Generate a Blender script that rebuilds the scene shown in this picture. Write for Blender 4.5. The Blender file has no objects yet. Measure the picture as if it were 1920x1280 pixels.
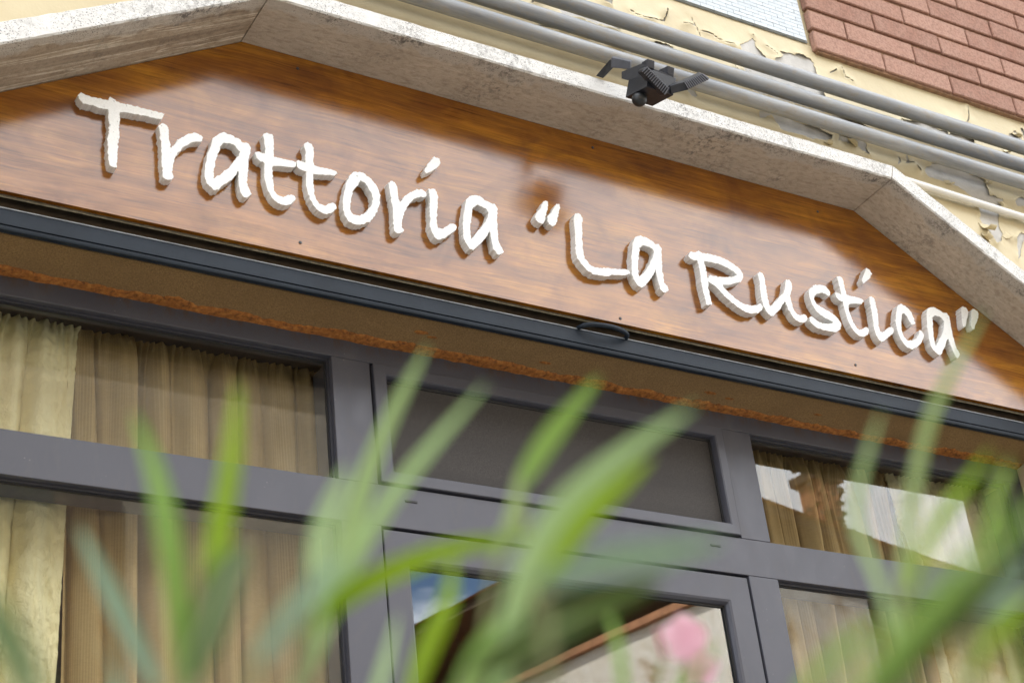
import bpy, bmesh, math, random
import numpy as np
from mathutils import Vector, Matrix, noise
from mathutils.geometry import tessellate_polygon

random.seed(7)
scene = bpy.context.scene
COL = scene.collection

# ------------------------------------------------------------------ camera
cam_data = bpy.data.cameras.new('camera')
cam = bpy.data.objects.new('camera', cam_data)
COL.objects.link(cam)
CAM_R = Vector((0.85823390, -0.50230470, -0.10547305))
CAM_U = Vector((-0.17317709, -0.47684020, 0.86176163))
CAM_F = Vector((0.48316071, 0.72132753, 0.49622810))
CAM_P = Vector((0.0, -2.54, 0.80))
cam.matrix_world = Matrix(((CAM_R.x, CAM_U.x, -CAM_F.x, CAM_P.x),
                           (CAM_R.y, CAM_U.y, -CAM_F.y, CAM_P.y),
                           (CAM_R.z, CAM_U.z, -CAM_F.z, CAM_P.z),
                           (0, 0, 0, 1)))
cam_data.sensor_width = 36.0
cam_data.lens = 60.14
cam_data.clip_start = 0.02
cam_data.clip_end = 2000.0
cam_data.dof.use_dof = True
cam_data.dof.focus_distance = 3.86
cam_data.dof.aperture_fstop = 8.0
scene.camera = cam

# ------------------------------------------------------------------ sky, sun, exposure
SUN_EL, SUN_AZ = math.radians(52), math.radians(-38)      # azimuth from +Y (behind the building), towards -X
world = bpy.data.worlds.new('World')
scene.world = world
world.use_nodes = True
wt = world.node_tree
wt.nodes.clear()
def wn(t, **kw):
    n = wt.nodes.new(t)
    for k, v in kw.items(): setattr(n, k, v)
    return n
w_out = wn('ShaderNodeOutputWorld')
w_bg = wn('ShaderNodeBackground')
w_bg.inputs['Strength'].default_value = 0.12
w_sky = wn('ShaderNodeTexSky', sky_type='NISHITA', sun_disc=False)
w_sky.sun_elevation = SUN_EL
w_sky.sun_rotation = SUN_AZ
w_sky.air_density = 1.0
w_sky.dust_density = 0.6
w_sky.ozone_density = 2.0
w_tc = wn('ShaderNodeTexCoord')
w_sep = wn('ShaderNodeSeparateXYZ')
w_zm = wn('ShaderNodeMath', operation='MAXIMUM'); w_zm.inputs[1].default_value = 0.12
w_div = wn('ShaderNodeVectorMath', operation='SCALE')
w_inv = wn('ShaderNodeMath', operation='DIVIDE'); w_inv.inputs[0].default_value = 1.0
w_noise = wn('ShaderNodeTexNoise')
w_noise.inputs['Scale'].default_value = 1.15
w_noise.inputs['Detail'].default_value = 7.0
w_noise.inputs['Roughness'].default_value = 0.56
w_off = wn('ShaderNodeVectorMath', operation='ADD'); w_off.inputs[1].default_value = (11.46, 6.52, 8.9)
w_ramp = wn('ShaderNodeValToRGB')
w_ramp.color_ramp.elements[0].position = 0.44
w_ramp.color_ramp.elements[1].position = 0.58
w_mix = wn('ShaderNodeMixRGB')
w_mix.inputs[2].default_value = (17.8, 18.2, 18.8, 1)          # sunlit cumulus
L = wt.links.new
L(w_tc.outputs['Generated'], w_sep.inputs[0])
L(w_sep.outputs['Z'], w_zm.inputs[0]); L(w_zm.outputs[0], w_inv.inputs[1])
L(w_tc.outputs['Generated'], w_div.inputs[0]); L(w_inv.outputs[0], w_div.inputs['Scale'])
L(w_div.outputs[0], w_off.inputs[0]); L(w_off.outputs[0], w_noise.inputs['Vector'])
L(w_noise.outputs['Fac'], w_ramp.inputs[0]); L(w_ramp.outputs[0], w_mix.inputs[0])
L(w_sky.outputs[0], w_mix.inputs[1]); L(w_mix.outputs[0], w_bg.inputs[0]); L(w_bg.outputs[0], w_out.inputs[0])

sun_data = bpy.data.lights.new('sun', 'SUN')
sun_data.energy = 5.0
sun_data.angle = math.radians(0.5)
sun_data.color = (1.0, 0.975, 0.94)
sun = bpy.data.objects.new('sun', sun_data)
COL.objects.link(sun)
to_sun = Vector((math.sin(SUN_AZ) * math.cos(SUN_EL), math.cos(SUN_AZ) * math.cos(SUN_EL), math.sin(SUN_EL)))
sun.rotation_euler = to_sun.to_track_quat('Z', 'Y').to_euler()
sun.location = to_sun * 30

scene.view_settings.view_transform = 'Standard'
scene.view_settings.look = 'None'
scene.view_settings.exposure = 1.22
scene.view_settings.gamma = 1.0
scene.view_settings.use_curve_mapping = False
scene.render.engine = 'CYCLES'
scene.cycles.max_bounces = 8
scene.cycles.transparent_max_bounces = 16
scene.cycles.caustics_reflective = False
scene.cycles.caustics_refractive = False

# ------------------------------------------------------------------ measured outlines (0.1 mm)
LETTERS = [('letter','T',[[7767,28900,7824,28966,8021,28933,8181,28946,8357,28954,8385,29041,8489,29007,8534,28963,8682,28963,8816,28967,9010,28971,9206,28966,9478,28965,9424,28816,9221,28798,9040,28799,8846,28777,8624,28759,8577,28706,8585,28529,8569,28346,8582,28155,8558,27954,8545,27706,8536,27426,8476,27413,8404,27441,8374,27554,8360,27741,8369,27901,8346,28017,8373,28183,8377,28450,8359,28730,8286,28726,8155,28722,8053,28745,7923,28733,7865,28728,7805,28813]]),('letter','r',[[9355,28639,9405,28702,9469,28724,9524,28702,9555,28612,9565,28428,9588,28231,9606,28182,9652,28249,9739,28410,9856,28532,9973,28631,10148,28690,10228,28670,10259,28610,10244,28523,10159,28492,10028,28441,9926,28352,9838,28243,9751,28108,9693,27991,9657,27880,9634,27757,9616,27619,9650,27537,9625,27465,9540,27409,9477,27417,9435,27446,9429,27635,9411,27813,9421,28016,9403,28229,9383,28392,9376,28509]]),('letter','a',[[10576,28805,10703,28868,10889,28843,11036,28781,11095,28728,11200,28750,11261,28653,11246,28528,11203,28343,11188,28098,11162,27887,11153,27698,11203,27643,11237,27526,11152,27428,11071,27415,10993,27529,10984,27720,10984,27890,10977,28007,10892,27848,10756,27693,10651,27581,10547,27456,10459,27430,10374,27491,10303,27572,10274,27698,10287,27886,10327,28100,10345,28258,10421,28433,10454,28632],[10614,28522,10689,28595,10794,28639,10912,28607,11028,28501,10988,28378,10887,28212,10764,28016,10613,27840,10465,27690,10460,27832,10493,28010,10534,28225,10596,28380]]),('letter','t',[[11560,29081,11643,29123,11724,29119,11762,29045,11762,28858,11739,28666,11748,28567,11864,28575,12043,28575,12239,28573,12221,28466,12134,28415,12003,28397,11856,28375,11713,28336,11703,28159,11710,27943,11733,27714,11810,27644,11922,27628,12005,27704,12087,27749,12167,27729,12179,27632,12094,27529,11994,27458,11881,27429,11771,27473,11664,27570,11590,27712,11548,27863,11526,28039,11549,28227,11542,28362,11455,28375,11378,28445,11349,28557,11391,28605,11562,28588,11579,28714,11561,28875,11543,28964]]),('letter','t',[[12445,29090,12514,29147,12596,29133,12642,29051,12643,28901,12618,28743,12632,28598,12767,28588,12951,28601,13101,28595,13148,28542,13077,28473,12942,28444,12791,28414,12610,28372,12588,28178,12597,27941,12623,27747,12701,27677,12814,27651,12901,27728,12986,27778,13068,27753,13076,27673,13008,27583,12920,27497,12803,27458,12674,27489,12566,27606,12493,27768,12446,27956,12422,28133,12441,28286,12435,28395,12329,28403,12250,28474,12246,28584,12283,28635,12446,28612,12445,28770,12469,28908,12432,28992]]),('letter','o',[[13525,28682,13628,28701,13732,28729,13847,28656,13944,28579,14022,28467,14072,28330,14083,28183,14048,28006,13992,27824,13903,27654,13801,27537,13659,27428,13522,27372,13406,27383,13309,27432,13249,27525,13225,27684,13222,27903,13257,28060,13301,28220,13326,28357,13411,28492,13433,28573],[13666,28508,13732,28484,13813,28411,13887,28262,13918,28102,13883,27963,13786,27800,13676,27670,13554,27603,13454,27605,13383,27669,13388,27836,13412,27989,13446,28128,13496,28253,13608,28404]]),('letter','r',[[14310,28620,14402,28692,14470,28672,14503,28538,14513,28332,14531,28177,14572,28206,14673,28374,14806,28504,14975,28625,15102,28658,15186,28604,15195,28511,15138,28467,15030,28449,14882,28362,14765,28228,14684,28094,14609,27925,14561,27764,14528,27571,14574,27508,14526,27441,14418,27382,14354,27436,14350,27600,14351,27786,14364,27994,14346,28195,14334,28380,14313,28544]]),('letter_dot','i',[[15476,29616,15602,29587,15618,29479,15513,29324,15345,29181,15231,29102,15191,29167,15314,29395,15371,29453]]),('letter','i',[[15268,28707,15343,28747,15423,28748,15463,28673,15458,28484,15433,28274,15402,28064,15381,27891,15386,27775,15477,27748,15571,27821,15659,27910,15776,27970,15846,27948,15850,27882,15772,27771,15650,27657,15512,27541,15379,27459,15319,27485,15249,27576,15219,27668,15204,27797,15228,27986,15236,28190,15263,28399,15267,28570]]),('letter','a',[[16246,28775,16368,28845,16499,28849,16640,28791,16766,28737,16859,28752,16925,28656,16905,28513,16871,28332,16863,28124,16846,27899,16846,27730,16910,27652,16942,27550,16828,27439,16779,27436,16702,27544,16693,27676,16679,27841,16659,28014,16606,27908,16471,27723,16322,27536,16195,27406,16117,27421,16034,27534,15993,27674,15999,27843,16020,28084,16054,28263,16110,28481,16143,28644],[16298,28504,16423,28605,16537,28600,16646,28550,16701,28487,16645,28327,16535,28145,16401,27959,16175,27660,16164,27783,16178,27955,16218,28134,16264,28333]]),('quotation_mark','"',[[18144,29135,18209,29187,18265,29166,18254,29043,18185,28866,18143,28697,18101,28598,18024,28529,17948,28530,17880,28591,17868,28648,17924,28780,18051,28941]]),('quotation_mark','"',[[18442,29111,18499,29170,18563,29173,18563,29072,18514,28930,18463,28778,18400,28603,18312,28526,18210,28556,18183,28638,18202,28752,18290,28853,18388,29008]]),('letter','L',[[18924,28994,19033,29062,19107,29030,19141,28928,19093,28736,19072,28532,19035,28325,19013,28103,19031,27873,19120,27748,19247,27690,19446,27706,19651,27754,19893,27780,20103,27838,20209,27813,20203,27743,20117,27684,19887,27622,19685,27596,19554,27517,19375,27506,19218,27499,19053,27567,18934,27675,18857,27813,18821,27960,18833,28178,18886,28466,18892,28706,18906,28869]]),('letter','a',[[20538,28793,20677,28858,20820,28853,20972,28803,21072,28733,21156,28753,21228,28659,21198,28495,21168,28284,21137,28074,21135,27887,21120,27714,21196,27654,21216,27543,21110,27443,21046,27444,20982,27530,20981,27652,20961,27847,20946,28030,20884,27907,20745,27706,20605,27537,20477,27432,20430,27437,20333,27507,20276,27631,20273,27813,20296,28003,20322,28194,20383,28395,20425,28592],[20605,28534,20733,28627,20874,28614,20963,28572,21002,28503,20918,28319,20806,28137,20675,27936,20453,27701,20442,27775,20451,27916,20492,28110,20553,28326]]),('letter','R',[[21977,28656,22053,28756,22220,28787,22308,28848,22396,28810,22570,28824,22762,28823,22953,28813,23138,28773,23315,28695,23450,28597,23524,28485,23503,28388,23406,28257,23265,28189,23051,28086,22851,28051,22825,28018,22914,27893,23063,27782,23232,27675,23395,27630,23590,27636,23757,27690,23860,27757,23911,27678,23873,27598,23750,27481,23501,27411,23332,27428,23139,27512,22971,27619,22838,27715,22714,27849,22586,27964,22462,28008,22422,28044,22385,27812,22396,27636,22390,27422,22295,27370,22241,27381,22231,27564,22210,27737,22206,27951,22221,28170,22228,28442,22194,28558,22094,28529,22026,28568,21980,28602],[22408,28584,22604,28612,22795,28611,22981,28581,23164,28531,23335,28424,23243,28357,23036,28292,22795,28237,22600,28220,22509,28239,22434,28128,22404,28139,22420,28269,22415,28431]]),('letter','u',[[23973,28597,24061,28670,24130,28647,24157,28583,24148,28428,24136,28246,24121,28050,24125,27873,24143,27727,24234,27801,24385,27944,24507,28080,24660,28224,24739,28367,24770,28499,24834,28639,24923,28631,24974,28558,24969,28473,24898,28304,24854,28184,24835,28041,24849,27879,24881,27762,24939,27692,25041,27680,25144,27729,25217,27717,25239,27653,25187,27567,25087,27498,24962,27479,24853,27524,24771,27616,24710,27740,24669,27882,24642,27986,24600,27935,24483,27787,24343,27634,24211,27511,24115,27477,24035,27515,23969,27609,23938,27765,23939,27901,23947,28067,23955,28234,23986,28433]]),('letter','s',[[25473,28441,25585,28579,25723,28672,25910,28723,26045,28718,26127,28656,26167,28585,26134,28472,26082,28443,26006,28488,25892,28498,25722,28434,25622,28342,25588,28247,25627,28134,25746,28072,25906,28020,26082,27953,26212,27858,26281,27751,26282,27665,26203,27528,26067,27448,25866,27415,25676,27419,25489,27432,25371,27493,25304,27565,25311,27669,25394,27738,25492,27673,25572,27612,25724,27609,25925,27642,26072,27690,25989,27742,25843,27772,25686,27834,25561,27946,25485,28103,25450,28270]]),('letter','t',[[26517,29100,26624,29134,26688,29076,26695,28952,26692,28790,26695,28613,26842,28610,27003,28618,27181,28612,27220,28549,27129,28458,26950,28420,26782,28383,26682,28344,26653,28197,26666,28024,26699,27856,26759,27711,26843,27659,26952,27699,27077,27795,27153,27784,27157,27689,27089,27588,26957,27500,26814,27479,26693,27542,26593,27677,26543,27858,26520,28028,26522,28222,26507,28386,26394,28405,26330,28497,26313,28582,26372,28622,26524,28602,26529,28772,26516,28948]]),('letter_dot','i',[[27590,29591,27702,29553,27737,29460,27661,29333,27526,29211,27360,29083,27333,29168,27418,29332,27531,29486]]),('letter','i',[[27439,28705,27526,28749,27594,28722,27629,28646,27610,28475,27595,28288,27556,28081,27527,27877,27532,27763,27599,27736,27716,27817,27821,27921,27948,27973,28011,27928,27986,27840,27855,27715,27686,27582,27501,27455,27434,27482,27375,27600,27349,27775,27368,27976,27396,28180,27420,28401,27419,28567]]),('letter','c',[[28359,28669,28474,28736,28584,28718,28717,28645,28783,28540,28812,28378,28812,28260,28717,28187,28679,28191,28617,28303,28577,28429,28516,28484,28449,28453,28371,28285,28299,28070,28278,27900,28302,27756,28393,27675,28535,27704,28719,27807,28833,27930,28919,28090,28988,28062,29022,27968,28949,27837,28809,27659,28634,27526,28459,27450,28331,27465,28211,27573,28146,27741,28132,27953,28154,28173,28220,28387,28297,28555]]),('letter','a',[[29399,28805,29532,28882,29679,28881,29813,28838,29924,28782,30036,28814,30103,28732,30094,28587,30065,28407,30050,28214,30039,28008,30048,27775,30085,27720,30121,27603,30001,27486,29943,27506,29909,27685,29869,27849,29850,28048,29764,27921,29629,27723,29466,27521,29381,27450,29302,27489,29218,27564,29157,27660,29160,27846,29182,28037,29205,28229,29256,28428,29309,28644],[29477,28553,29588,28647,29720,28660,29832,28604,29875,28526,29768,28282,29622,28049,29333,27703,29328,27834,29355,28010,29388,28204,29444,28388]]),('quotation_mark','"',[[30629,29093,30717,29160,30819,29126,30856,29036,30822,28932,30726,28784,30661,28642,30608,28535,30527,28486,30510,28578,30545,28746,30590,28932]]),('quotation_mark','"',[[30989,29097,31065,29154,31198,29126,31223,29017,31164,28908,31057,28756,30967,28625,30908,28533,30822,28499,30816,28610,30893,28802,30938,28957]])]
LEAVES = [([[2050,-20948,9609],[2117,-21117,9916],[2153,-21196,10120],[2215,-21324,10372],[2320,-21486,10632]],7.65,0),([[1795,-21485,9428],[1861,-21636,9684],[1941,-21750,9873],[2048,-21862,10032],[2186,-21998,10197]],9.0,0),([[1918,-22284,9160],[1941,-22344,9350],[1996,-22419,9532],[2114,-22506,9670],[2332,-22666,9815]],10.35,0),([[2032,-22205,9438],[2130,-22266,9566],[2238,-22328,9686],[2376,-22410,9805]],8.1,1),([[2373,-21780,9999],[2494,-21807,10172],[2654,-21874,10367]],6.75,2),([[1424,-21716,9319],[1390,-21762,9570],[1357,-21773,9769],[1336,-21757,9917],[1291,-21737,10084]],6.75,2),([[1443,-21774,9385],[1447,-21830,9563],[1454,-21868,9713],[1466,-21934,9897],[1470,-21989,10074]],7.65,1),([[1165,-22390,9141],[1260,-22246,9308],[1367,-22112,9481],[1482,-21977,9642]],11.25,3),([[1540,-21247,9533],[1449,-21255,9699],[1374,-21257,9842],[1305,-21259,9980]],5.85,4),([[1762,-23479,8731],[1859,-23578,8848],[1949,-23659,8945],[2100,-23794,9062]],7.65,2),([[3243,-22231,9506],[3306,-22309,9827],[3408,-22394,10119],[3589,-22539,10422]],8.55,5),([[3194,-22280,9424],[3143,-22296,9623],[3114,-22295,9775],[3147,-22332,9923],[3210,-22402,10089]],5.4,0),([[2818,-22687,9373],[2905,-22735,9527],[3004,-22756,9629],[3123,-22807,9755]],7.2,1),([[2960,-22849,9471],[3057,-22831,9603],[3167,-22818,9727]],5.85,1),([[770,-22743,8929],[758,-22651,9060],[728,-22570,9224]],9.9,3),([[1783,-22426,9196],[1956,-22422,9291],[2119,-22405,9376],[2338,-22435,9474]],8.55,3),([[1786,-21591,9591],[1884,-21650,9681],[1991,-21694,9743],[2148,-21769,9799],[2373,-21872,9830]],6.75,1),([[1608,-22971,9151],[1737,-23000,9202],[1882,-23025,9230],[2014,-23045,9266]],5.85,4),([[1308,-22381,9189],[1427,-22364,9350],[1566,-22334,9476]],7.2,4),([[1518,-22233,9375],[1564,-22193,9574],[1656,-22187,9778]],6.75,0),([[2024,-23302,8823],[2128,-23362,8944],[2249,-23413,9035],[2384,-23465,9113]],6.75,3),([[2526,-23036,8955],[2593,-23105,9092],[2705,-23179,9190]],7.2,1),([[2452,-23224,9100],[2562,-23210,9173],[2675,-23199,9249]],8.1,4),([[1907,-22108,9217],[2021,-22085,9376],[2157,-22074,9529]],9.9,2),([[1958,-21798,9323],[2019,-21807,9476],[2095,-21819,9622],[2141,-21810,9765]],5.85,1),([[2622,-21961,9315],[2725,-21965,9422],[2842,-21980,9532]],6.75,2),([[2820,-21517,9483],[2843,-21511,9656],[2835,-21497,9844]],4.5,2),([[1973,-23161,8870],[2094,-23183,8986],[2235,-23195,9067]],6.75,2),([[2018,-21499,9433],[2090,-21479,9586],[2153,-21454,9740]],5.85,0),([[2321,-23370,8835],[2421,-23319,8966],[2499,-23257,9103]],5.85,1),([[2862,-22664,9095],[2879,-22580,9260],[2905,-22512,9437]],7.2,5),([[1271,-21619,9327],[1311,-21557,9450],[1306,-21468,9577]],7.2,4),([[2228,-21845,9731],[2317,-21837,9885],[2376,-21815,10048]],4.95,5)]
FLOWERS = [[0.4321, -1.9979, 1.0422], [0.4468, -1.9857, 1.0344], [0.4236, -1.991, 1.0404]]
FLOOD = [('strut', [[19198, -2011, 32087], [19309, -1990, 31950], [19291, -1527, 31938], [19147, -1473, 32000], [19285, -1940, 32183], [19396, -1920, 32045], [19378, -1455, 32032], [19233, -1401, 32094]]), ('arm', [[19204, -2055, 32106], [19512, -2310, 31894], [19527, -2219, 31747], [19233, -1939, 31909], [19339, -1954, 32272], [19649, -2210, 32059], [19664, -2118, 31911], [19368, -1838, 32073]]), ('mounting_plate', [[19301, -2187, 31640], [19399, -2269, 31461], [19415, -2224, 31379], [19330, -2107, 31494], [19510, -2692, 31565], [19606, -2773, 31387], [19623, -2728, 31306], [19539, -2612, 31421]]), ('clamp_block', [[19719, -2650, 31783], [19897, -2672, 31763], [19924, -2579, 31602], [19750, -2564, 31630], [19752, -2397, 31888], [19931, -2419, 31867], [19958, -2326, 31705], [19783, -2311, 31733]]), ('clamp_block', [[20195, -2732, 31682], [20366, -2748, 31659], [20383, -2651, 31502], [20219, -2642, 31528], [20183, -2411, 31790], [20355, -2426, 31766], [20373, -2329, 31608], [20208, -2319, 31634]]), ('sensor_body', [[19533, -1897, 31193], [20250, -1907, 31155], [20351, -2551, 31025], [19638, -2541, 31059], [19636, -1980, 31657], [20355, -1993, 31620], [20459, -2636, 31487], [19743, -2623, 31520]]), ('cross_bar', [[19888, -2604, 31593], [20382, -2655, 31508], [20406, -2537, 31314], [19899, -2476, 31397], [19969, -2338, 31732], [20466, -2389, 31645], [20490, -2271, 31449], [19980, -2209, 31534]]), ('head1', [[19429, -2725, 31288], [19516, -2842, 31375], [20115, -2761, 30996], [20054, -2625, 30858], [19458, -2493, 31446], [19545, -2611, 31533], [20147, -2530, 31152], [20086, -2393, 31012]]), ('head2', [[20420, -2905, 31150], [20841, -3121, 31377], [20996, -3137, 31249], [20536, -2880, 31000], [20542, -2632, 31440], [20966, -2851, 31669], [21122, -2867, 31539], [20659, -2606, 31289]]), ('head_arm', [[20213, -2648, 31180], [20474, -2870, 31208], [20580, -2832, 31049], [20274, -2579, 31020], [20335, -2475, 31413], [20598, -2698, 31441], [20705, -2660, 31281], [20397, -2405, 31251]]), ('fin1', [[19407, -2760, 31245], [19492, -2877, 31332], [19513, -2874, 31319], [19428, -2757, 31231], [19444, -2707, 31293], [19530, -2825, 31380], [19551, -2822, 31367], [19466, -2704, 31279]]), ('fin1', [[19454, -2753, 31213], [19538, -2871, 31303], [19559, -2868, 31290], [19475, -2750, 31199], [19492, -2700, 31261], [19576, -2818, 31350], [19597, -2815, 31337], [19514, -2697, 31247]]), ('fin1', [[19502, -2746, 31181], [19584, -2864, 31274], [19604, -2862, 31261], [19523, -2743, 31167], [19540, -2693, 31229], [19622, -2812, 31321], [19643, -2809, 31308], [19561, -2690, 31215]]), ('fin1', [[19550, -2739, 31150], [19630, -2858, 31244], [19650, -2855, 31232], [19571, -2736, 31136], [19588, -2687, 31197], [19669, -2806, 31292], [19689, -2803, 31279], [19609, -2683, 31183]]), ('fin1', [[19598, -2732, 31118], [19676, -2852, 31215], [19696, -2849, 31202], [19619, -2729, 31104], [19636, -2680, 31165], [19715, -2799, 31263], [19735, -2796, 31250], [19657, -2677, 31151]]), ('fin1', [[19646, -2726, 31086], [19722, -2845, 31186], [19742, -2843, 31173], [19667, -2723, 31072], [19684, -2673, 31133], [19761, -2793, 31233], [19781, -2790, 31220], [19706, -2670, 31119]]), ('fin1', [[19694, -2719, 31054], [19768, -2839, 31157], [19788, -2836, 31144], [19715, -2716, 31040], [19732, -2666, 31101], [19807, -2787, 31204], [19827, -2784, 31191], [19754, -2663, 31087]]), ('fin1', [[19742, -2712, 31022], [19814, -2833, 31127], [19835, -2830, 31115], [19763, -2709, 31008], [19780, -2659, 31069], [19853, -2780, 31175], [19873, -2777, 31162], [19802, -2656, 31055]]), ('fin1', [[19790, -2705, 30990], [19860, -2826, 31098], [19881, -2824, 31085], [19811, -2702, 30976], [19829, -2652, 31037], [19899, -2774, 31145], [19919, -2771, 31132], [19850, -2649, 31023]]), ('fin1', [[19838, -2698, 30958], [19907, -2820, 31069], [19927, -2817, 31056], [19859, -2695, 30944], [19877, -2645, 31005], [19945, -2768, 31116], [19966, -2765, 31103], [19898, -2642, 30991]]), ('fin1', [[19886, -2691, 30926], [19953, -2814, 31040], [19973, -2811, 31027], [19907, -2688, 30912], [19925, -2638, 30973], [19992, -2761, 31086], [20012, -2758, 31073], [19946, -2635, 30959]]), ('fin1', [[19934, -2684, 30894], [19999, -2807, 31010], [20019, -2805, 30997], [19955, -2681, 30880], [19973, -2631, 30941], [20038, -2755, 31057], [20058, -2752, 31044], [19994, -2628, 30926]]), ('fin1', [[19982, -2677, 30862], [20045, -2801, 30981], [20065, -2798, 30968], [20004, -2674, 30848], [20021, -2624, 30908], [20084, -2749, 31028], [20104, -2746, 31015], [20043, -2621, 30894]]), ('fin2', [[20368, -2973, 31083], [20463, -2948, 30954], [20482, -2958, 30963], [20385, -2981, 31091], [20435, -2891, 31160], [20530, -2866, 31031], [20549, -2876, 31040], [20452, -2899, 31169]]), ('fin2', [[20406, -2992, 31103], [20505, -2971, 30975], [20524, -2981, 30984], [20423, -3001, 31112], [20473, -2910, 31181], [20573, -2889, 31052], [20591, -2899, 31062], [20490, -2919, 31190]]), ('fin2', [[20444, -3011, 31123], [20547, -2993, 30996], [20566, -3003, 31006], [20461, -3020, 31132], [20511, -2930, 31201], [20615, -2911, 31074], [20633, -2921, 31083], [20528, -2938, 31210]]), ('fin2', [[20482, -3031, 31144], [20589, -3016, 31018], [20608, -3026, 31027], [20499, -3039, 31153], [20549, -2949, 31221], [20657, -2934, 31095], [20675, -2944, 31105], [20566, -2958, 31230]]), ('fin2', [[20520, -3050, 31164], [20631, -3039, 31039], [20650, -3049, 31049], [20537, -3059, 31173], [20588, -2969, 31242], [20699, -2957, 31117], [20718, -2967, 31126], [20605, -2977, 31251]]), ('fin2', [[20559, -3070, 31184], [20674, -3062, 31061], [20692, -3072, 31070], [20575, -3078, 31193], [20626, -2988, 31262], [20741, -2980, 31138], [20760, -2990, 31148], [20643, -2997, 31271]]), ('fin2', [[20597, -3089, 31205], [20716, -3084, 31082], [20734, -3094, 31092], [20614, -3098, 31214], [20664, -3008, 31283], [20784, -3003, 31160], [20802, -3013, 31169], [20681, -3016, 31292]]), ('fin2', [[20635, -3109, 31225], [20758, -3107, 31104], [20776, -3117, 31113], [20652, -3117, 31234], [20702, -3027, 31303], [20826, -3026, 31181], [20844, -3036, 31191], [20719, -3036, 31312]]), ('fin2', [[20673, -3128, 31246], [20800, -3130, 31125], [20819, -3140, 31135], [20690, -3137, 31255], [20741, -3047, 31324], [20868, -3049, 31203], [20887, -3059, 31212], [20758, -3055, 31333]]), ('fin2', [[20711, -3148, 31266], [20842, -3153, 31147], [20861, -3163, 31156], [20728, -3156, 31275], [20779, -3066, 31344], [20911, -3072, 31224], [20929, -3082, 31234], [20796, -3075, 31353]]), ('fin2', [[20750, -3167, 31287], [20885, -3176, 31168], [20903, -3186, 31177], [20766, -3176, 31296], [20817, -3086, 31365], [20953, -3095, 31246], [20972, -3105, 31255], [20834, -3095, 31374]])]
DOME = ([1.9722, -0.2135, 3.1033], [1.9723, -0.2108, 3.1114])
PEEL = [[(25243, 36116), (25384, 36223), (25732, 36460), (25813, 36624), (25836, 36525), (25867, 36262), (26122, 35937), (26257, 35486), (25898, 35342), (25283, 35354), (25216, 35718)], [(26418, 36048), (26727, 36209), (26679, 36392), (26890, 36385), (27181, 36449), (27685, 36490), (27863, 36332), (27797, 35943), (27849, 35413), (27917, 35193), (27086, 35297), (26225, 35475)], [(25255, 35360), (25898, 35342), (26742, 35250), (27136, 35253), (27833, 35108), (27769, 34612), (26930, 34656), (26034, 34648), (25447, 34642), (25287, 34972)], [(30670, 35322), (31044, 35347), (31538, 35449), (32170, 35374), (32382, 35370), (32470, 35201), (33361, 35369), (33351, 35191), (32540, 35047), (31598, 35036), (31025, 35127), (30568, 35206)], [(31004, 33688), (31480, 34048), (32256, 34156), (33155, 34019), (33334, 33982), (33349, 33457), (33914, 33499), (33908, 33413), (33535, 33024), (33396, 32409), (33474, 32264), (33331, 31943), (33012, 31765), (32914, 32167), (32707, 32525), (32754, 32949), (32850, 33098), (32225, 33475), (31576, 33469), (31134, 33516)], [(28444, 34023), (28895, 34091), (29070, 34058), (28951, 33594), (28893, 33762), (28729, 33797), (28484, 33850)], [(25457, 34038), (26037, 34154), (26494, 34087), (27837, 33927), (27723, 33720), (26975, 33621), (26380, 33610), (26058, 33614), (25820, 33974), (25433, 33802)], [(28051, 34047), (28485, 34055), (29049, 34069), (28955, 33613), (28785, 33788), (28501, 33883), (28118, 33832)], [(34403, 33584), (34664, 33771), (35014, 33785), (34912, 33503), (34428, 33379)], [(33905, 32164), (34194, 32441), (34442, 32460), (34155, 32060), (33919, 31596), (33728, 31389), (33920, 31799)], [(35006, 36019), (35347, 36275), (35549, 36130), (35497, 35913), (35087, 35818)], [(35570, 36476), (35685, 36441), (35739, 36095), (35665, 36028)], [(19574, 35444), (20101, 35686), (21140, 35587), (21318, 35533), (21330, 35278), (20562, 35274), (19676, 35253)], [(22356, 35277), (22890, 35338), (23056, 35190), (22569, 35087)], [(19906, 34713), (20607, 34892), (21545, 34808), (21628, 34665), (20681, 34691)], [(21069, 36142), (21317, 36347), (21238, 36026)], [(23062, 34048), (23402, 34097), (23532, 33911), (23232, 33791)], [(32434, 35376), (32992, 35412), (33358, 35267), (32497, 35145)], [(25189, 35324), (26217, 35444), (27415, 35400), (27916, 35194), (26973, 35084), (25664, 35091)], [(27734, 34721), (28101, 34711), (29697, 34583), (30463, 34563), (29045, 34513), (28126, 34570)]]
CRACKS = [[(23799, 36560), (23896, 36323), (24009, 35959)], [(23485, 36258), (23865, 36313)], [(24069, 36188), (24389, 36206), (24653, 36085), (25051, 36037)], [(26201, 36418), (26396, 36345), (26579, 36222)], [(28779, 36471), (28872, 36221), (29140, 36151)], [(28356, 36182), (28584, 36331)], [(24929, 35329), (24976, 35212)], [(30525, 34055), (30508, 33842), (30365, 33740), (30635, 33815)], [(30686, 33684), (30849, 33625), (30719, 33569), (30686, 33684)], [(32627, 35923), (33049, 35894)], [(33552, 36622), (33444, 36143), (33284, 35874)], [(28109, 34035), (28010, 33773)], [(30133, 33871), (30190, 33739)], [(30502, 34033), (30451, 33752)], [(34245, 32995), (34186, 32896)], [(30205, 33882), (30092, 33644)], [(21820, 36112), (22289, 35982), (22868, 36121), (22998, 36522)], [(18964, 35456), (18816, 35292)], [(20909, 36144), (21219, 36078)], [(19055, 34815), (18931, 34633), (19803, 34706)]]
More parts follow.
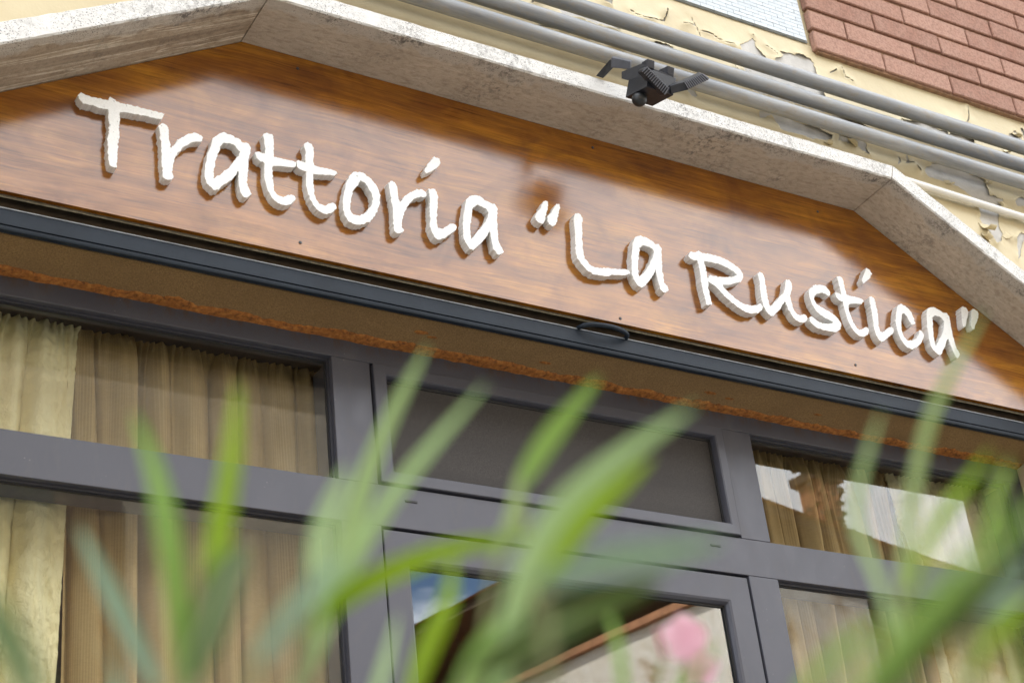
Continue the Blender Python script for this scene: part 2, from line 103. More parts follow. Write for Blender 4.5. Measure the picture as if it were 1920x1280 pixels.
FLAKES = [(35312, 36175, 16), (31791, 33568, 14), (32800, 32384, 22), (32753, 31965, 18), (33745, 33287, 10), (30779, 35226, 10), (27616, 33660, 12), (28551, 33956, 16), (33423, 33963, 12), (34663, 35387, 10), (33500, 32229, 14)]

# ------------------------------------------------------------------ material helpers
class M:
    """Small node-graph helper."""
    def __init__(self, name):
        self.m = bpy.data.materials.new(name)
        self.m.use_nodes = True
        self.t = self.m.node_tree
        self.t.nodes.clear()
        self.out = self.n('ShaderNodeOutputMaterial')
    def n(self, t, ins=None, **kw):
        nd = self.t.nodes.new(t)
        for k, v in kw.items(): setattr(nd, k, v)
        for k, v in (ins or {}).items(): self.put(nd.inputs[k], v)
        return nd
    def put(self, sock, v):
        if isinstance(v, bpy.types.NodeSocket): self.t.links.new(v, sock)
        elif isinstance(v, tuple) and len(v) == 3 and sock.type == 'RGBA': sock.default_value = (*v, 1)
        else: sock.default_value = v
    def coord(self, scale=(1, 1, 1), rot=(0, 0, 0), loc=(0, 0, 0), which='Object'):
        tc = self.n('ShaderNodeTexCoord')
        return self.n('ShaderNodeMapping', {'Vector': tc.outputs[which], 'Scale': scale, 'Rotation': rot, 'Location': loc}).outputs[0]
    def noise(self, vec, scale=5.0, detail=4.0, rough=0.55, dist=0.0):
        return self.n('ShaderNodeTexNoise', {'Vector': vec, 'Scale': scale, 'Detail': detail, 'Roughness': rough, 'Distortion': dist}).outputs['Fac']
    def ramp(self, fac, stops, interp='LINEAR'):
        r = self.n('ShaderNodeValToRGB', {'Fac': fac})
        cr = r.color_ramp
        cr.interpolation = interp
        while len(cr.elements) < len(stops): cr.elements.new(0.5)
        for e, (p, c) in zip(cr.elements, stops):
            e.position = p
            e.color = (c, c, c, 1) if isinstance(c, (int, float)) else (*c, 1)
        return r.outputs[0]
    def mix(self, fac, a, b, mode='MIX'):
        return self.n('ShaderNodeMixRGB', {0: fac, 1: a, 2: b}, blend_type=mode).outputs[0]
    def math(self, op, a, b=0.0):
        return self.n('ShaderNodeMath', {0: a, 1: b}, operation=op).outputs[0]
    def bump(self, h, strength=0.3, dist=0.002):
        return self.n('ShaderNodeBump', {'Height': h, 'Strength': strength, 'Distance': dist}).outputs[0]
    def pbsdf(self, **kw):
        p = self.n('ShaderNodeBsdfPrincipled')
        for k, v in kw.items(): self.put(p.inputs[k.replace('_', ' ')], v)
        return p.outputs[0]
    def done(self, shader):
        self.t.links.new(shader, self.out.inputs['Surface'])
        return self.m

MAT = {}
def simple(name, col, rough=0.5, metal=0.0, var=0.15, vscale=20.0, bump=0.0, bscale=200.0, spec=0.5):
    m = M(name)
    v = m.coord()
    nz = m.noise(v, vscale, 5, 0.6)
    lo = tuple(c * (1 - var) for c in col); hi = tuple(min(1, c * (1 + var)) for c in col)
    kw = dict(Base_Color=m.ramp(nz, [(0.3, lo), (0.7, hi)]), Roughness=rough, Metallic=metal, Specular_IOR_Level=spec)
    if bump: kw['Normal'] = m.bump(m.noise(v, bscale, 3), bump, 0.001)
    MAT[name] = m.done(m.pbsdf(**kw))
    return MAT[name]

# varnished wooden board
def mk_wood():
    m = M('varnished_wood')
    warp = m.noise(m.coord((1.2, 1, 3.0)), 2.0, 3)
    co = m.coord((1.0, 1.0, 1.0))
    disp = m.n('ShaderNodeVectorMath', {0: co, 1: m.n('ShaderNodeCombineXYZ', {'Z': m.math('MULTIPLY', warp, 0.035)}).outputs[0]}, operation='ADD').outputs[0]
    def mp(s): return m.n('ShaderNodeMapping', {'Vector': disp, 'Scale': s}).outputs[0]
    big = m.noise(mp((1.1, 1, 8)), 2.0, 6, 0.62, 0.7)
    fine = m.noise(mp((2.0, 1, 105)), 1.6, 7, 0.78)
    pore = m.noise(mp((7, 1, 300)), 1.0, 3, 0.6)
    c = m.ramp(big, [(0.25, (0.170, 0.058, 0.008)), (0.5, (0.285, 0.106, 0.011)), (0.75, (0.45, 0.200, 0.016))])
    c = m.mix(0.75, c, m.ramp(fine, [(0.36, (0.34, 0.28, 0.24)), (0.60, (1, 1, 1))]), 'MULTIPLY')
    c = m.mix(0.7, c, m.ramp(pore, [(0.33, (0.30, 0.25, 0.2)), (0.43, (1, 1, 1))]), 'MULTIPLY')
    stain = m.noise(mp((1.6, 1, 7)), 2.2, 5, 0.6, 1.2)
    c = m.mix(m.ramp(stain, [(0.54, 0.0), (0.72, 0.55)]), c, (0.085, 0.032, 0.010))
    fig = m.noise(mp((3.2, 1, 4.5)), 1.5, 4, 0.6, 1.4)
    c = m.mix(1.0, c, m.ramp(fig, [(0.30, (0.66, 0.58, 0.58)), (0.5, (1.0, 1.0, 1.0)), (0.68, (1.22, 1.28, 1.2))]), 'MULTIPLY')
    rough = m.ramp(m.mix(0.4, fine, fig), [(0.36, 0.23), (0.6, 0.11)])
    MAT['wood'] = m.done(m.pbsdf(Base_Color=c, Roughness=rough, IOR=1.6, Normal=m.bump(m.math('ADD', fine, m.math('MULTIPLY', pore, 0.6)), 0.14, 0.0005)))
mk_wood()

def mk_stone(name, band):
    m = M(name)
    v = m.coord()
    vein = m.noise(m.coord((6, 24, 6) if band < 0.5 else (0.55, 30, 0.55)), 1.7, 6, 0.66, 1.1 if band < 0.5 else 0.5)
    fine = m.noise(m.coord((26, 70, 70)), 1.5, 4, 0.65)
    blot = m.noise(v, 7.0, 6, 0.65)
    c = m.ramp(vein, [(0.32, (0.25, 0.19, 0.13)), (0.46, (0.42, 0.34, 0.25)), (0.55, (0.33, 0.26, 0.185)), (0.60, (0.60, 0.51, 0.39)), (0.7, (0.36, 0.29, 0.21))])
    c = m.mix(band, (0.54, 0.465, 0.37), c)
    if band > 0.5:
        wy = m.noise(m.coord((0.8, 22, 0.8)), 1.5, 4, 0.55, 0.5)
        c = m.ramp(wy, [(0.30, (0.20, 0.15, 0.10)), (0.40, (0.36, 0.29, 0.21)), (0.445, (0.29, 0.225, 0.155)), (0.465, (0.66, 0.58, 0.46)), (0.49, (0.36, 0.285, 0.20)), (0.555, (0.44, 0.36, 0.265)), (0.575, (0.64, 0.56, 0.44)), (0.60, (0.31, 0.24, 0.165)), (0.70, (0.40, 0.325, 0.235))])
    c = m.mix(0.5, c, m.ramp(fine, [(0.34, (0.50, 0.45, 0.40)), (0.52, (1, 1, 1))]), 'MULTIPLY')
    c = m.mix(m.ramp(blot, [(0.46, 0.0), (0.74, 0.36)]), c, (0.27, 0.21, 0.145))
    # pale lime crust creeping in from the front arris of the underside
    yy = m.n('ShaderNodeSeparateXYZ', {0: v}).outputs['Y']
    creep = m.math('ADD', yy, m.math('MULTIPLY', m.math('SUBTRACT', m.noise(v, 11, 5, 0.65), 0.5), 0.11))
    c = m.mix(m.ramp(m.math('ADD', creep, 1.0), [(0.868, 0.8), (0.888, 0.55), (0.894, 0.0)]), c, (0.50, 0.46, 0.40))
    # weather-bleached street face, with its stronger light also put into the pale colour
    geo = m.n('ShaderNodeNewGeometry')
    ny = m.n('ShaderNodeSeparateXYZ', {0: geo.outputs['True Normal']}).outputs['Y']
    front = m.ramp(m.math('MULTIPLY', ny, -1.0), [(0.45, 0.0), (0.75, 1.0)])
    crust = m.mix(m.ramp(m.noise(v, 38, 5, 0.7), [(0.4, 0.0), (0.7, 0.5)]), (0.66, 0.65, 0.625), (0.54, 0.53, 0.51))
    c = m.mix(front, c, crust)
    # black lichen specks and pits
    vor = m.n('ShaderNodeTexVoronoi', {'Vector': m.coord((1, 1, 1.6)), 'Scale': 190.0, 'Randomness': 1.0}).outputs['Distance']
    edge_zone = m.math('MAXIMUM', front, m.ramp(m.math('ADD', creep, 1.0), [(0.868, 0.9), (0.893, 0.12)]))
    spot = m.math('MULTIPLY', m.math('MULTIPLY', edge_zone, m.ramp(vor, [(0.20, 1.0), (0.30, 0.0)])), m.ramp(m.noise(v, 13, 5, 0.7), [(0.36, 0.0), (0.56, 1.0)]))
    c = m.mix(m.math('MULTIPLY', spot, 0.9), c, (0.045, 0.042, 0.04))
    moss = m.math('MULTIPLY', m.ramp(m.noise(v, 60, 4, 0.8), [(0.50, 0.0), (0.62, 1.0)]), m.ramp(m.noise(v, 3.2, 3, 0.6), [(0.50, 0.0), (0.66, 0.85)]))
    c = m.mix(moss, c, (0.10, 0.095, 0.085))
    lich = m.math('MULTIPLY', m.ramp(m.noise(v, 95, 4, 0.8), [(0.47, 0.0), (0.56, 1.0)]), m.math('MULTIPLY', m.ramp(m.math('ADD', creep, 1.0), [(0.872, 0.9), (0.888, 0.0)]), m.ramp(m.noise(v, 6, 3, 0.6), [(0.48, 0.0), (0.60, 1.0)])))
    c = m.mix(m.math('MULTIPLY', lich, m.math('SUBTRACT', 1.0, m.math('MULTIPLY', front, 0.55))), c, (0.11, 0.10, 0.088))
    h = m.math('ADD', m.math('MULTIPLY', fine, 0.8), m.math('SUBTRACT', m.math('MULTIPLY', vein, 0.8), spot))
    MAT[name] = m.done(m.pbsdf(Base_Color=c, Roughness=0.85, Normal=m.bump(h, 0.55, 0.004)))
mk_stone('travertine', 0.32)
mk_stone('travertine_banded', 0.95)

def mk_letter():
    m = M('white_letter')
    v = m.coord((1, 1, 1))
    st = m.noise(m.coord((300, 4, 300)), 1.0, 2)
    c = m.mix(0.3, (0.74, 0.74, 0.72), m.ramp(st, [(0.35, (0.48, 0.47, 0.44)), (0.6, (0.74, 0.74, 0.72))]))
    d = m.ramp(m.noise(v, 160, 2, 0.5), [(0.26, (0.12, 0.11, 0.10)), (0.30, (1, 1, 1))])
    MAT['letter'] = m.done(m.pbsdf(Base_Color=m.mix(0.6, c, d, 'MULTIPLY'), Roughness=0.55, Normal=m.bump(m.noise(v, 240, 3), 0.15, 0.001)))
mk_letter()

def mk_frame():
    m = M('frame_paint')
    v = m.coord()
    c = m.ramp(m.noise(v, 6, 5, 0.6), [(0.3, (0.058, 0.059, 0.076)), (0.7, (0.067, 0.068, 0.086))])
    dust = m.noise(m.coord((9, 9, 3)), 2.0, 6, 0.7, 0.5)
    c = m.mix(m.ramp(dust, [(0.52, 0.0), (0.72, 0.35)]), c, (0.11, 0.105, 0.105))
    fleck = m.n('ShaderNodeTexVoronoi', {'Vector': v, 'Scale': 70.0}).outputs['Distance']
    c = m.mix(m.math('MULTIPLY', m.ramp(fleck, [(0.05, 1.0), (0.09, 0.0)]), m.ramp(m.noise(v, 12, 2), [(0.58, 0.0), (0.62, 0.6)])), c, (0.26, 0.25, 0.24))
    # rusty smears run down from the sealant onto the head rail
    z = m.n('ShaderNodeSeparateXYZ', {0: v}).outputs['Z']
    run = m.math('MULTIPLY', m.ramp(m.math('SUBTRACT', z, 2.0), [(0.556, 0.0), (0.585, 0.8)]), m.ramp(m.noise(m.coord((30, 1, 12)), 1.6, 5, 0.7), [(0.47, 0.0), (0.62, 1.0)]))
    c = m.mix(run, c, (0.075, 0.045, 0.028))
    rough = m.ramp(dust, [(0.35, 0.38), (0.7, 0.62)])
    MAT['frame_paint'] = m.done(m.pbsdf(Base_Color=c, Roughness=rough, Normal=m.bump(m.noise(v, 380, 3), 0.06, 0.0006)))
mk_frame()
simple('bar_paint', (0.014, 0.020, 0.029), 0.55, 0.0, 0.2, 12, 0.06, 300, spec=0.2)
simple('highlight_paint', (0.26, 0.28, 0.30), 0.4, 0.0, 0.35, 40)  # pale colour for the highlight painted along the shutter bar
simple('dark_metal', (0.02, 0.02, 0.022), 0.5, 0.0, 0.2, 30)
simple('black_plastic', (0.017, 0.018, 0.023), 0.48, 0.0, 0.25, 60, 0.25, 350)
simple('grey_bracket', (0.045, 0.047, 0.058), 0.5, 0.1, 0.25, 60, 0.2, 350)
simple('fin_grey', (0.13, 0.135, 0.16), 0.5, 0.0, 0.15, 60)
simple('sensor_dome', (0.012, 0.013, 0.014), 0.42, 0.0, 0.1, 30)
simple('white_pvc', (0.70, 0.69, 0.65), 0.4, 0.0, 0.08, 10)
simple('grout', (0.32, 0.35, 0.37), 0.9, 0.0, 0.2, 60)
simple('mortar', (0.27, 0.16, 0.095), 0.95, 0.0, 0.35, 45, 0.6, 160)
simple('bare_plaster', (0.50, 0.485, 0.455), 0.92, 0.0, 0.14, 26, 0.7, 260)
simple('room_wall', (0.16, 0.13, 0.10), 0.9)
simple('pavement', (0.40, 0.38, 0.35), 0.9, 0.0, 0.2, 4, 0.3, 120)
simple('asphalt', (0.055, 0.055, 0.056), 0.9, 0.0, 0.2, 4, 0.4, 200)
simple('bead_dark', (0.030, 0.031, 0.042), 0.5)
simple('gasket', (0.012, 0.012, 0.013), 0.6)
simple('slot_dark', (0.085, 0.06, 0.035), 0.9, 0.0, 0.3, 30, 0.5, 200)
simple('aluminium_strip', (0.55, 0.50, 0.36), 0.4, 0.5, 0.3, 90)
simple('stem_bark', (0.16, 0.17, 0.07), 0.7, 0.0, 0.25, 40)
simple('roof_clay', (0.42, 0.20, 0.10), 0.85, 0.0, 0.3, 9)
simple('creeper', (0.06, 0.055, 0.03), 0.8, 0.0, 0.3, 9)
simple('eave_wood', (0.11, 0.075, 0.05), 0.8, 0.0, 0.3, 12)

def mk_pipe():
    m = M('galvanised_steel')
    v = m.coord((3, 40, 40))
    a = m.noise(v, 1.0, 5, 0.65, 0.3)
    b = m.noise(m.coord((14, 30, 30)), 2.0, 4, 0.7)
    c = m.ramp(a, [(0.28, (0.145, 0.155, 0.17)), (0.5, (0.255, 0.265, 0.275)), (0.72, (0.36, 0.365, 0.365))])
    c = m.mix(m.ramp(b, [(0.50, 0.0), (0.68, 0.6)]), c, (0.27, 0.235, 0.18))
    MAT['pipe'] = m.done(m.pbsdf(Base_Color=c, Roughness=0.6, Metallic=0.2, Normal=m.bump(b, 0.15, 0.0015)))
mk_pipe()

def mk_brick():
    m = M('brick_face')
    r = m.n('ShaderNodeObjectInfo').outputs['Random']
    co = m.coord()
    off = m.n('ShaderNodeVectorMath', {0: co, 1: m.n('ShaderNodeCombineXYZ', {'X': m.math('MULTIPLY', r, 37.0)}).outputs[0]}, operation='ADD').outputs[0]
    nz = m.noise(off, 14, 6, 0.7)
    sp = m.noise(off, 150, 4, 0.7)
    base = m.ramp(r, [(0.0, (0.30, 0.152, 0.106)), (0.5, (0.35, 0.185, 0.131)), (1.0, (0.40, 0.225, 0.165))])
    c = m.mix(m.ramp(nz, [(0.35, 0.0), (0.75, 0.45)]), base, (0.40, 0.26, 0.20))
    c = m.mix(0.7, c, m.ramp(sp, [(0.34, (0.48, 0.44, 0.42)), (0.6, (1, 1, 1))]), 'MULTIPLY')
    MAT['brick'] = m.done(m.pbsdf(Base_Color=c, Roughness=0.9, Normal=m.bump(m.math('ADD', sp, nz), 0.5, 0.0015)))
mk_brick()

def mk_tile():
    m = M('glazed_tile')
    r = m.n('ShaderNodeObjectInfo').outputs['Random']
    c = m.ramp(r, [(0.0, (0.365, 0.405, 0.435)), (1.0, (0.41, 0.45, 0.478))])
    MAT['tile'] = m.done(m.pbsdf(Base_Color=c, Roughness=0.22))
mk_tile()

def mk_paint():
    m = M('cream_paint')
    v = m.coord()
    a = m.noise(v, 6, 5, 0.6)
    b = m.noise(v, 55, 4, 0.6)
    c = m.ramp(a, [(0.3, (0.51, 0.43, 0.265)), (0.65, (0.59, 0.51, 0.325))])
    c = m.mix(m.ramp(b, [(0.62, 0.0), (0.8, 0.3)]), c, (0.60, 0.54, 0.40))
    grime = m.noise(m.coord((5, 1, 2)), 1.2, 4, 0.6)
    c = m.mix(m.ramp(grime, [(0.55, 0.0), (0.8, 0.35)]), c, (0.52, 0.40, 0.22))
    MAT['paint'] = m.done(m.pbsdf(Base_Color=c, Roughness=0.6, Normal=m.bump(m.math('ADD', b, m.math('MULTIPLY', a, 2.0)), 0.35, 0.0025)))
mk_paint()

def mk_stucco():
    m = M('brown_stucco')
    v = m.coord()
    g = m.noise(v, 420, 2, 0.6)
    c = m.ramp(g, [(0.3, (0.19, 0.112, 0.042)), (0.7, (0.40, 0.250, 0.105))])
    c = m.mix(m.ramp(m.noise(v, 9, 4), [(0.4, 0.0), (0.7, 0.4)]), c, (0.20, 0.12, 0.05))
    MAT['stucco'] = m.done(m.pbsdf(Base_Color=c, Roughness=0.95, Normal=m.bump(g, 0.8, 0.002)))
    m = M('rust_sealant')
    v = m.coord()
    g = m.noise(v, 90, 5, 0.7)
    c = m.ramp(g, [(0.32, (0.10, 0.036, 0.008)), (0.5, (0.33, 0.115, 0.018)), (0.7, (0.50, 0.215, 0.045))])
    MAT['sealant'] = m.done(m.pbsdf(Base_Color=c, Roughness=0.8, Normal=m.bump(g, 0.9, 0.004)))
mk_stucco()

def mk_glass(name, gain, tint):
    m = M(name)
    wob = m.noise(m.coord((1, 1, 1)), 2.2, 2, 0.4)
    nrm = m.bump(wob, 0.02, 0.02)
    bf = m.n('ShaderNodeNewGeometry').outputs['Backfacing']
    ior = m.math('ADD', 1.52, m.math('MULTIPLY', bf, 1 / 1.52 - 1.52))
    fr = m.n('ShaderNodeFresnel', {'IOR': ior}).outputs[0]
    f = m.math('MINIMUM', m.math('MULTIPLY', fr, gain), 0.95)
    tr = m.n('ShaderNodeBsdfTransparent', {'Color': tint}).outputs[0]
    gl = m.n('ShaderNodeBsdfGlossy', {'Color': (1, 1, 1), 'Roughness': 0.0, 'Normal': nrm}).outputs[0]
    mx = m.n('ShaderNodeMixShader', {0: f, 1: tr, 2: gl}).outputs[0]
    MAT[name] = m.done(mx)
mk_glass('window_glass', 0.85, (0.95, 0.96, 0.95))
mk_glass('door_glass', 3.3, (0.7, 0.72, 0.70))

def mk_screen():
    m = M('insect_mesh')
    v = m.coord()
    g = m.n('ShaderNodeTexNoise', {'Vector': v, 'Scale': 900.0, 'Detail': 1.0}).outputs['Fac']
    b = m.noise(m.coord((0.6, 1, 9)), 1.5, 3)
    c = m.mix(m.ramp(b, [(0.4, 0.0), (0.65, 0.5)]), m.ramp(g, [(0.35, (0.022, 0.018, 0.016)), (0.65, (0.050, 0.044, 0.040))]), (0.021, 0.018, 0.017))
    MAT['screen'] = m.done(m.pbsdf(Base_Color=c, Roughness=0.75))
mk_screen()

def mk_fabric(name, lo, hi, stripes, trans):
    m = M(name)
    v = m.coord()
    fold = m.noise(m.coord((30, 1, 1.2)), 1.5, 4, 0.6)
    c = m.ramp(fold, [(0.3, lo), (0.7, hi)])
    if stripes:
        uv = m.coord((1, 1, 1), which='UV')
        sx = m.n('ShaderNodeSeparateXYZ', {0: uv}).outputs['X']
        wv = m.math('SINE', m.math('MULTIPLY', sx, 1350.0))
        band = m.ramp(m.noise(m.n('ShaderNodeCombineXYZ', {'X': sx}).outputs[0], 16.0, 1), [(0.45, 0.0), (0.52, 1.0)])
        ln = m.math('MULTIPLY', m.ramp(wv, [(0.15, 1.0), (0.75, 0.0)]), band)
        weave = m.noise(m.coord((90, 1, 900)), 1.0, 2)
        c = m.mix(m.math('MULTIPLY', ln, 0.26), c, tuple(x * 0.38 for x in lo))
        c = m.mix(0.3, c, m.ramp(weave, [(0.3, 0.55), (0.6, 1.0)]), 'MULTIPLY')
        nrm = m.bump(ln, 0.3, 0.001)
        rough = 0.8
    else:
        w = m.noise(m.coord((60, 1, 38)), 1.6, 5, 0.7, 1.2)
        nrm = m.bump(w, 0.9, 0.006)
        rough = 0.42
    p = m.pbsdf(Base_Color=c, Roughness=rough, Normal=nrm)
    tr = m.n('ShaderNodeBsdfTranslucent', {'Color': c, 'Normal': nrm}).outputs[0]
    cloth = m.n('ShaderNodeMixShader', {0: trans, 1: p, 2: tr}).outputs[0]
    if stripes:
        # open weave: a thin layer lets the dark room show, a slanting or doubled layer is denser
        face = m.n('ShaderNodeLayerWeight', {'Blend': 0.5}).outputs['Facing']
        op = m.math('ADD', m.math('ADD', 0.60, m.math('MULTIPLY', band, 0.16)), m.math('MULTIPLY', face, 0.45))
        op = m.math('MINIMUM', op, 1.0)
        cloth = m.n('ShaderNodeMixShader', {0: op, 1: m.n('ShaderNodeBsdfTransparent').outputs[0], 2: cloth}).outputs[0]
    MAT[name] = m.done(cloth)
mk_fabric('cream_taffeta', (0.91, 0.79, 0.42), (0.95, 0.87, 0.55), False, 0.1)
mk_fabric('tan_voile', (0.46, 0.315, 0.130), (0.60, 0.43, 0.20), True, 0.15)

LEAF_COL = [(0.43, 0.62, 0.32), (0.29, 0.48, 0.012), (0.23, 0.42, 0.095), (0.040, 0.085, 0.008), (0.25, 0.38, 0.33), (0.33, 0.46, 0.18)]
def mk_leaf(i, c):
    m = M('oleander_leaf_%d' % i)
    v = m.coord()
    nz = m.noise(v, 40, 3)
    cc = m.mix(m.ramp(nz, [(0.3, 0.0), (0.7, 0.35)]), c, tuple(x * 0.75 for x in c))
    uv = m.n('ShaderNodeSeparateXYZ', {0: m.coord(which='UV')}).outputs['X']
    rib = m.ramp(m.math('ABSOLUTE', m.math('SUBTRACT', uv, 0.5)), [(0.03, 0.6), (0.07, 0.0)])
    cc = m.mix(rib, cc, (0.50, 0.55, 0.28))
    p = m.pbsdf(Base_Color=cc, Roughness=0.5, Specular_IOR_Level=0.18)
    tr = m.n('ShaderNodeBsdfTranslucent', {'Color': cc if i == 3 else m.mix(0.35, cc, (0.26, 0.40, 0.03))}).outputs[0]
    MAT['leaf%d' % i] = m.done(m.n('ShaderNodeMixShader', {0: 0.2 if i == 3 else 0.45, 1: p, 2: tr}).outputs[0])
for i, c in enumerate(LEAF_COL): mk_leaf(i, c)

def mk_petal():
    m = M('pink_petal')
    c = m.ramp(m.noise(m.coord(), 60, 3), [(0.3, (0.80, 0.43, 0.56)), (0.7, (0.92, 0.64, 0.75))])
    p = m.pbsdf(Base_Color=c, Roughness=0.6)
    tr = m.n('ShaderNodeBsdfTranslucent', {'Color': c}).outputs[0]
    MAT['petal'] = m.done(m.n('ShaderNodeMixShader', {0: 0.4, 1: p, 2: tr}).outputs[0])
mk_petal()
simple('red_bud', (0.30, 0.055, 0.07), 0.5)

simple('ochre_wall', (0.40, 0.345, 0.26), 0.9, 0.0, 0.25, 2.0)
simple('ochre_trim', (0.30, 0.26, 0.20), 0.9)
def mk_rubble():
    m = M('street_house_plaster')
    v = m.coord()
    a = m.noise(v, 1.6, 6, 0.7, 0.8)
    c = m.ramp(a, [(0.34, (0.46, 0.34, 0.22)), (0.46, (0.74, 0.67, 0.56)), (0.6, (0.82, 0.77, 0.68)), (0.72, (0.56, 0.46, 0.35))])
    MAT['house_plaster'] = m.done(m.pbsdf(Base_Color=c, Roughness=0.9, Normal=m.bump(a, 0.5, 0.02)))
mk_rubble()

# ------------------------------------------------------------------ object helpers
def mesh_obj(name, verts, faces, mat, parent=None, smooth=False, uvs=None, mats=None):
    me = bpy.data.meshes.new(name)
    me.from_pydata([tuple(v) for v in verts], [], faces)
    me.update()
    o = bpy.data.objects.new(name, me)
    COL.objects.link(o)
    if mat is not None: me.materials.append(mat)
    if smooth:
        me.polygons.foreach_set('use_smooth', [True] * len(me.polygons))
    if uvs is not None:
        lay = me.uv_layers.new(name='UVMap')
        for lp in me.loops: lay.data[lp.index].uv = uvs[lp.vertex_index]
    if parent is not None: o.parent = parent
    return o
def tag(o, label=None, cat=None, group=None, kind=None):
    if label: o['label'] = label
    if cat: o['category'] = cat
    if group: o['group'] = group
    if kind: o['kind'] = kind
    return o
def thing(name, label, cat, loc=(0, 0, 0), group=None):
    o = bpy.data.objects.new(name, None)
    o.empty_display_size = 0.1
    COL.objects.link(o)
    o.location = loc
    return tag(o, label, cat, group)
class MB:
    """Collects boxes, prisms, tubes into one mesh."""
    def __init__(self): self.v = []; self.f = []
    def box(self, x0, x1, y0, y1, z0, z1):
        b = len(self.v)
        self.v += [(x0, y0, z0), (x1, y0, z0), (x1, y1, z0), (x0, y1, z0), (x0, y0, z1), (x1, y0, z1), (x1, y1, z1), (x0, y1, z1)]
        self.f += [tuple(b + i for i in q) for q in ((0, 3, 2, 1), (4, 5, 6, 7), (0, 1, 5, 4), (1, 2, 6, 5), (2, 3, 7, 6), (3, 0, 4, 7))]
        return self
    def prism_x(self, prof, x0, x1, n=1):
        """profile of (y, z) points extruded along x."""
        b = len(self.v); k = len(prof)
        for i in range(n + 1):
            x = x0 + (x1 - x0) * i / n
            self.v += [(x, y, z) for y, z in prof]
        for i in range(n):
            for j in range(k):
                a, c = b + i * k + j, b + i * k + (j + 1) % k
                self.f.append((a, c, c + k, a + k))
        self.f.append(tuple(b + j for j in range(k))[::-1])
        self.f.append(tuple(b + n * k + j for j in range(k)))
        return self
    def hexa(self, p):
        """8 points: front quad then back quad."""
        b = len(self.v); self.v += [tuple(q) for q in p]
        self.f += [tuple(b + i for i in q) for q in ((0, 1, 2, 3), (7, 6, 5, 4), (0, 4, 5, 1), (1, 5, 6, 2), (2, 6, 7, 3), (3, 7, 4, 0))]
        return self
    def tube(self, pts, r, n=10, cap=True):
        pts = [Vector(p) for p in pts]
        rs = r if isinstance(r, (list, tuple)) else [r] * len(pts)
        b = len(self.v)
        t0 = (pts[1] - pts[0]).normalized()
        nrm = t0.orthogonal().normalized()
        for i, p in enumerate(pts):
            t = (pts[min(i + 1, len(pts) - 1)] - pts[max(i - 1, 0)]).normalized()
            nrm = (nrm - t * nrm.dot(t)).normalized()
            bn = t.cross(nrm)
            for j in range(n):
                a = 2 * math.pi * j / n
                self.v.append(tuple(p + (nrm * math.cos(a) + bn * math.sin(a)) * rs[i]))
        for i in range(len(pts) - 1):
            for j in range(n):
                a, c = b + i * n + j, b + i * n + (j + 1) % n
                self.f.append((a, c, c + n, a + n))
        if cap:
            self.f.append(tuple(b + j for j in range(n))[::-1])
            self.f.append(tuple(b + (len(pts) - 1) * n + j for j in range(n)))
        return self
    def build(self, name, mat, parent=None, smooth=False, bevel=0.0, seg=2):
        o = mesh_obj(name, self.v, self.f, mat, parent)
        me = o.data
        bm = bmesh.new(); bm.from_mesh(me)
        bmesh.ops.recalc_face_normals(bm, faces=bm.faces[:])
        if bevel:
            bmesh.ops.bevel(bm, geom=[e for e in bm.edges if e.calc_face_angle(0) > 0.5], offset=bevel, segments=seg, affect='EDGES', profile=0.5)
        bm.to_mesh(me); bm.free()
        if smooth:
            me.polygons.foreach_set('use_smooth', [True] * len(me.polygons))
            try: me.set_sharp_from_angle(angle=math.radians(40))
            except Exception: pass
        return o
def wnoise(x, y, z=0.0): return noise.noise(Vector((x, y, z)))

# ------------------------------------------------------------------ ground
tag(MB().box(-40, 40, -2.9, 6, -0.3, 0.0).build('pavement', MAT['pavement']), kind='structure')
tag(MB().box(-40, 40, -7.2, -2.903, -0.4, -0.12).build('road', MAT['asphalt']), kind='structure')
tag(MB().box(-40, 40, -300, -7.203, -0.3, -0.002).build('far_pavement', MAT['pavement']), kind='structure')
tag(MB().box(-300, 300, -300, 300, -1.0, -0.45).build('ground', MAT['pavement']), kind='structure')

# ------------------------------------------------------------------ the building front
WALL_Y = 0.012
bld = thing('restaurant_building', 'building front with peeling cream paint, red brick and white tiles above the stone surround', 'building', (1.9, 0.3, 0))
def onb(o):
    o.parent = bld
    o.matrix_parent_inverse = Matrix.Translation((-1.9, -0.3, 0))
    return o
wb = MB()
wb.box(-7, 0.47, WALL_Y, 0.34, 0.0, 2.85)
wb.box(3.345, 9, WALL_Y, 0.34, 0.0, 2.85)
wb.box(-7, 9, WALL_Y, 0.34, 2.85, 6.6)
onb(wb.build('plaster_wall', MAT['paint']))
onb(MB().box(0.22, 4.28, 0.0108, 0.0118, 2.87, 3.69).build('bare_plaster', MAT['bare_plaster']))
onb(MB().box(-7, 9, 0.342, 7, 6.3, 6.6).build('flat_roof', MAT['bare_plaster']))
lb = MB().box(0.4, 3.4, 0.050, 0.335, 2.592, 2.846)
onb(lb.build('lintel', MAT['stucco']))
